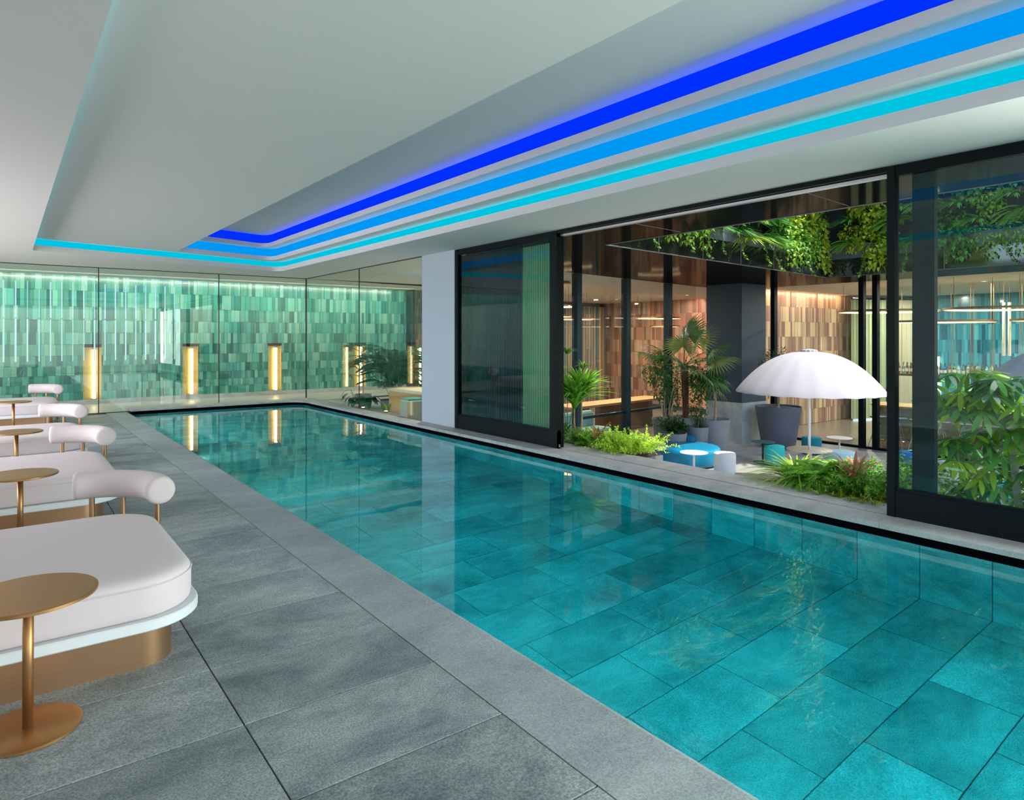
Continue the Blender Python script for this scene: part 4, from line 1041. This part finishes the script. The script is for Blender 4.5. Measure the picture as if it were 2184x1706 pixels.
sp_ = [(-1.0, .95), (.9, 1.2), (2.2, .5), (-.2, .55), (.45, .25), (-.6, .2), (1.3, .0), (-1.5, -.1), (.1, -.3), (-.9, -.35), (.8, -.35), (2.9, .35), (-2.3, .3), (1.9, -.2), (-2.9, .0), (-1.9, .7), (.25, 1.4), (-.4, -.6), (.55, -.7), (-.1, .15)]
for k, (a, el) in enumerate(sp_):
    link('frond', fan_m[k % 3 if k % 5 else 2], t, (0, .04, 2.05), (R.uniform(-.4, .4), -el, a - .6), (1.05, 1.05, 1.05))
t = potted('potted_tree', 1660, 952, 'forked small tree in the largest dark grey pot beside the column', .40, .56, 1.02, M_potd)
MB().tube([(0, 0, .95), (.02, 0, 1.3), (.0, 0, 1.55)], .05, 8, .045).tube([(0, 0, 1.5), (-.12, 0, 1.75), (-.2, .05, 2.0)], .03, 6, .015).tube([(0, 0, 1.5), (.14, 0, 1.72), (.25, .05, 2.0)], .03, 6, .015).obj('trunk', M_bark, t)
cloud([(-.2, 0, 1.95, .4, .4, .3), (.3, 0, 1.9, .4, .4, .3), (.05, .1, 2.2, .5, .4, .3)], 900, .10, .02, lin((78, 122, 66))).obj('foliage', M_leaf, t)

# planting along the terrace sill
tro = thing('terrace_planter', 'dark planter trough along the outer edge of the stone sill', 'planter', (6.45, 3, ZF))
for (a, b_) in ((5.72, 7.9), (-2.5, 4.0)):
    MB().box(6.155 - 6.45, .32, a - 3, b_ - 3, 0, 1.24).obj('trough', M_potd, tro)
    MB().box(6.17 - 6.45, .30, a + .02 - 3, b_ - .02 - 3, 1.24, 1.265).obj('soil', M_soil, tro)
def sillp(u, x, z=.015): q = onx(u, 900, x); return Vector((x, q.y, z))
def pl(nm, label, u, x, cat='plant'): return thing(nm, label, cat, sillp(u, x))
t = pl('dragon_tree', 'tall spiky green dragon plant on two pale stems by the black door frame', 1232, 6.46)
MB().tube([(-.03, 0, 0), (-.05, .02, .3), (-.06, .0, .56)], .016, 8, .013).tube([(.05, .02, 0), (.08, 0, .3), (.09, .02, .66)], .016, 8, .013).obj('stem', M_bark, t)
s = straps(150, .74, .019, .95, lin((124, 184, 56)), .3, .95); s.obj('foliage', M_leaf, t).location = (-.05, 0, .5)
s = straps(120, .68, .018, .9, lin((140, 196, 60)), .3, .95); s.obj('foliage', M_leaf, t).location = (.09, .02, .62)
t = pl('papyrus', 'papyrus with tufted heads against the restaurant glass', 1210, 6.6)
for k, (dx, dy, h) in enumerate(((0, 0, 1.25), (.0, .25, 1.0), (.1, -.25, 1.05))):
    MB().tube([(0, 0, 0), (dx * .5, dy * .4, h * .6), (dx, dy, h)], .007, 5).obj('stem', mat('green_stem', lin((96, 140, 60)), .6), t)
    straps(26, .24, .010, 1.0, lin((110, 160, 56)), .3, .8).obj('tuft', M_leaf, t).location = (dx, dy, h)
t = pl('sedge_grass', 'dark green sedge tuft at the foot of the black door frame', 1196, 6.30); straps(80, .5, .011, 1.0, lin((70, 130, 60)), .3).obj('foliage', M_leaf, t)
t = pl('asparagus_fern', 'feathery green fern mound below the dragon plant', 1245, 6.33); plumes(120, .42, lin((132, 184, 62)), 24, .034, .006, 1.0, rx=.18).obj('foliage', M_leaf, t)
t = pl('asparagus_fern', 'sunlit yellow-green feathery fern at the end of the planter', 1345, 6.33); plumes(170, .46, lin((186, 220, 72)), 24, .036, .007, 1.05, rx=.22).obj('foliage', M_leaf, t)
t = pl('asparagus_fern', 'mid green feathery fern between the red cordyline and the sunlit fern', 1300, 6.36); plumes(120, .42, lin((150, 198, 62)), 24, .034, .006, 1.0, rx=.2).obj('foliage', M_leaf, t)
t = pl('red_cordyline', 'red-brown spiky cordyline among the feathery ferns', 1275, 6.28); straps(16, .42, .016, .95, G_red, .25, .95).obj('foliage', M_leaf, t).location.z = .10
MB().lathe([(.014, 0), (.012, .12)], 8).obj('stem', M_barkg, t)
t = pl('lily_turf', 'big clump of arching grassy leaves in front of the turquoise pouf', 1700, 6.34); straps(230, .62, .0095, 1.15, lin((156, 194, 62)), .35, .85, 8).obj('foliage', M_leaf, t)
t = pl('boston_fern', 'green fern spilling over the sill beside the grassy clump', 1745, 6.24)
fr = setm(pinnate(.42, 22, .07, .012, 1.0, lin((116, 180, 56)), .25).mesh('fern_frond'), M_leaf)
for k in range(34): link('frond', fr, t, (0, 0, .04), (R.uniform(-.3, .3), -R.uniform(.1, 1.0), k * 2.4), (1, 1, 1))
t = pl('boston_fern', 'second spilling fern between the grassy clump and the pink cordyline', 1790, 6.42)
for k in range(34): link('frond', fr, t, (0, 0, .04), (R.uniform(-.3, .3), -R.uniform(.1, 1.0), k * 2.4), (1.1, 1.1, 1.1))
t = pl('red_cordyline', 'pink-striped cordyline rising from the ferns beside the black door stile', 1822, 6.30); straps(22, .52, .015, .85, lin((196, 128, 110)), .25, .95).obj('foliage', M_leaf, t).location.z = .12
MB().lathe([(.014, 0), (.012, .14)], 8).obj('stem', M_barkg, t)
t = pl('asparagus_fern', 'layered plume fern against the black door stile', 1862, 6.34); plumes(130, .55, lin((124, 180, 70)), 26, .036, .006, 1.0, rx=.15).obj('foliage', M_leaf, t)
t = pl('ground_fern', 'low yellow-green fern carpeting the planter by the black door stile', 1850, 6.25); plumes(110, .25, lin((150, 176, 52)), 20, .034, .008, 1.25, rx=.35).obj('foliage', M_leaf, t)
t = pl('leafy_shrub', 'small-leaved bright shrub behind the glass door', 1972, 6.5); cloud([(0, 0, .18, .26, .30, .22), (.1, -.2, .1, .2, .25, .16), (-.05, .15, .25, .18, .2, .2)], 900, .05, .018, lin((128, 176, 60))).obj('foliage', M_leaf, t)
MB().tube([(0, 0, 0), (.02, 0, .2), (0, .05, .35)], .008, 5).obj('stem', M_barkg, t)
# umbrella tree with glossy whorled leaves
def whorl(nl, ln, w, col):
    mb = MB()
    for i in range(nl):
        a = 2 * PI * i / nl; d = Vector((math.cos(a), math.sin(a), -.25 + R.uniform(-.25, .15))); c = shade(col, .3)
        sd = Vector((-math.sin(a), math.cos(a), 0)); L_ = ln * R.uniform(.8, 1.1); P = [d * (L_ * f) + Vector((0, 0, -.35 * L_ * f * f)) for f in (.08, .3, .55, .8, 1)]
        mb.ribbon(P, [.003, w * .8, w, w * .7, .001], sd, c)
    return mb
wh = [setm(whorl(n_, .17, .024, c_).mesh('leaf_whorl'), M_leafg) for n_, c_ in ((8, lin((96, 164, 66))), (7, lin((176, 208, 60))), (9, lin((74, 140, 76))), (8, lin((150, 196, 70))))]
t = thing('umbrella_tree', 'glossy-leaved umbrella tree with pale trunk behind the glass door', 'plant', sillp(2178, 6.58))
tp = [(0, 0, 0), (-.02, .03, .3), (.02, .06, .55), (-.0, .14, .8), (.0, .22, 1.0)]
MB().tube(tp, .030, 9, .020).tube([(.0, .14, .8), (.02, -.1, 1.0), (.03, -.25, 1.12)], .016, 7, .008).obj('trunk', M_barkg, t)
tw = MB()
k = 0
for (bx, by, bz, rx, ry, rz, n_) in ((0, .34, 1.02, .28, .38, .20, 34), (.05, .0, .98, .3, .4, .25, 34), (0, .26, .55, .25, .36, .22, 30), (.05, .06, .22, .3, .42, .2, 30), (.0, -.4, .8, .3, .3, .4, 26), (0, -.35, .3, .3, .35, .3, 24)):
    for i in range(n_):
        while True:
            q = Vector((R.uniform(-1, 1), R.uniform(-1, 1), R.uniform(-1, 1)))
            if q.length < 1: break
        p = Vector((bx + q.x * rx, by + q.y * ry, bz + q.z * rz))
        link('leaf_whorl', wh[k % 4], t, p, (R.uniform(-.5, .5), R.uniform(-.5, .5), R.uniform(0, 6.3)), (1, 1, 1)); k += 1
        tw.tube([p, (p.x * .3, p.y * .75, p.z - .12)], .003, 4)
tw.obj('twigs', M_barkg, t)

# ================================================================== hanging plants on the canopy edge
hang_strap = [setm(straps(46, .75, .020, 1.25, c_, .35, .55, 7, -PI + .25, -.25).mesh('foliage'), M_leaf) for c_ in (lin((176, 206, 76)), lin((110, 176, 76)))]
hang_leaf = []
for c_, ll in ((lin((146, 188, 58)), .10), (lin((92, 152, 60)), .12), (lin((180, 196, 58)), .14)):
    hang_leaf.append(setm(cloud([(0, -.05, .15, .40, .22, .36), (.1, -.1, -.15, .3, .2, .3)], 330, ll, ll * .30, c_, .35, .4).mesh('foliage'), M_leaf))
hang_fern = []
for c_ in (lin((86, 146, 58)), lin((116, 168, 60))):
    mb = MB()
    base = pinnate(.70, 24, .11, .020, 1.25, c_, .25)
    for k in range(14):
        mt = Matrix.Rotation(-PI / 2 + R.uniform(-1.2, 1.2), 4, 'Z') @ Matrix.Rotation(-R.uniform(.1, .8), 4, 'Y')
        mb.add([mt @ Vector(v) for v in base.v], base.f, c_)
    hang_fern.append(setm(mb.mesh('foliage'), M_leaf))
hang_vine = []
for k in range(4):
    P = [Vector((0, 0, .1))]
    for i in range(8): P.append(P[-1] + Vector((R.uniform(-.06, .06), R.uniform(-.05, .02), -.12 + .012 * i)))
    hang_vine.append(setm(vine(P, 46, .06, .024, lin((120, 166, 60)), .35).mesh('foliage'), M_leaf))
HL = {'hanging_fern': 'arching fern', 'trailing_ivy': 'thin trailing ivy vine', 'hanging_shrub': 'leafy bush', 'strap_fern': 'long strap-leaved fern'}
SIDE = {'far': 'on the planted canopy edge above the potted palm', 'bar': 'on the planted canopy edge above the bar glazing'}
TIER = ['hanging lowest', 'in the second tier', 'in the third tier', 'in the fourth tier', 'in the fifth tier', 'in the sixth tier', 'in the topmost tier']
def hang(nm, me, loc, rz, s, side, tier):
    t = thing(nm, '%s %s %s' % (HL[nm], TIER[tier], SIDE[side]), 'plant', loc, rz, group='%s, %s, %s' % (HL[nm], TIER[tier], SIDE[side]))
    link('foliage', me, t, scale=(s, s, s))
ang = math.atan2(dAB.y, dAB.x)
for tier, (zz, off) in enumerate(((3.42, .10), (3.78, .16), (4.15, .20), (4.75, .10), (5.5, .10), (6.3, .10), (7.1, .10))):  # topmost tiers added out of view to cover sky in the pool reflection
    for k in range(16 if tier < 3 else 9):
        s = .75 + k * (.48 if tier < 3 else .88) + R.uniform(-.15, .15); q = offs(A, s, off); f = k / (16 if tier < 3 else 9)
        r_ = R.random()
        if f < .3: nm, me = ('hanging_shrub', hang_leaf[R.choice((0, 2, 0))]) if r_ < .6 else ('strap_fern', hang_strap[0])
        elif f < .65: nm, me = ('strap_fern', R.choice(hang_strap)) if r_ < .65 else ('hanging_fern', R.choice(hang_fern))
        else: nm, me = ('hanging_shrub', R.choice(hang_leaf)) if r_ < .7 else ('hanging_fern', hang_fern[0])
        hang(nm, me, (q[0], q[1], zz + R.uniform(-.1, .1)), ang + R.uniform(-.3, .3), R.uniform(.75, 1.0) * (1 if tier < 3 else 1.6), 'far', tier)
for tier, (zz, off) in enumerate(((3.42, .10), (3.78, .16), (4.15, .20), (4.75, .10), (5.5, .10), (6.3, .10), (7.2, .10))):
    for k in range(17 if tier < 3 else 13):
        y = 7.5 - k * (.52 if tier < 3 else .70) + R.uniform(-.15, .15); r_ = R.random()
        nm, me = ('hanging_shrub', R.choice(hang_leaf)) if r_ < .55 else (('hanging_fern', R.choice(hang_fern)) if r_ < .8 else ('strap_fern', hang_strap[1]))
        hang(nm, me, (15.33 + off + (0 if tier < 3 else .22), y, zz + R.uniform(-.1, .1)), -PI / 2 + R.uniform(-.3, .3), R.uniform(.7, .95) * (1 if tier < 3 else 1.25), 'bar', tier)
for k in range(11):
    s = .4 + k * .72 + R.uniform(-.2, .2); q = offs(A, s, -.06); hang('trailing_ivy', hang_vine[k % 4], (q[0], q[1], 3.38), ang, R.uniform(.6, 1.0), 'far', 0)
for k in range(8):
    hang('trailing_ivy', hang_vine[k % 4], (15.27, 7.4 - k * .95 + R.uniform(-.2, .2), 3.38), -PI / 2, R.uniform(.6, 1.0), 'bar', 0)
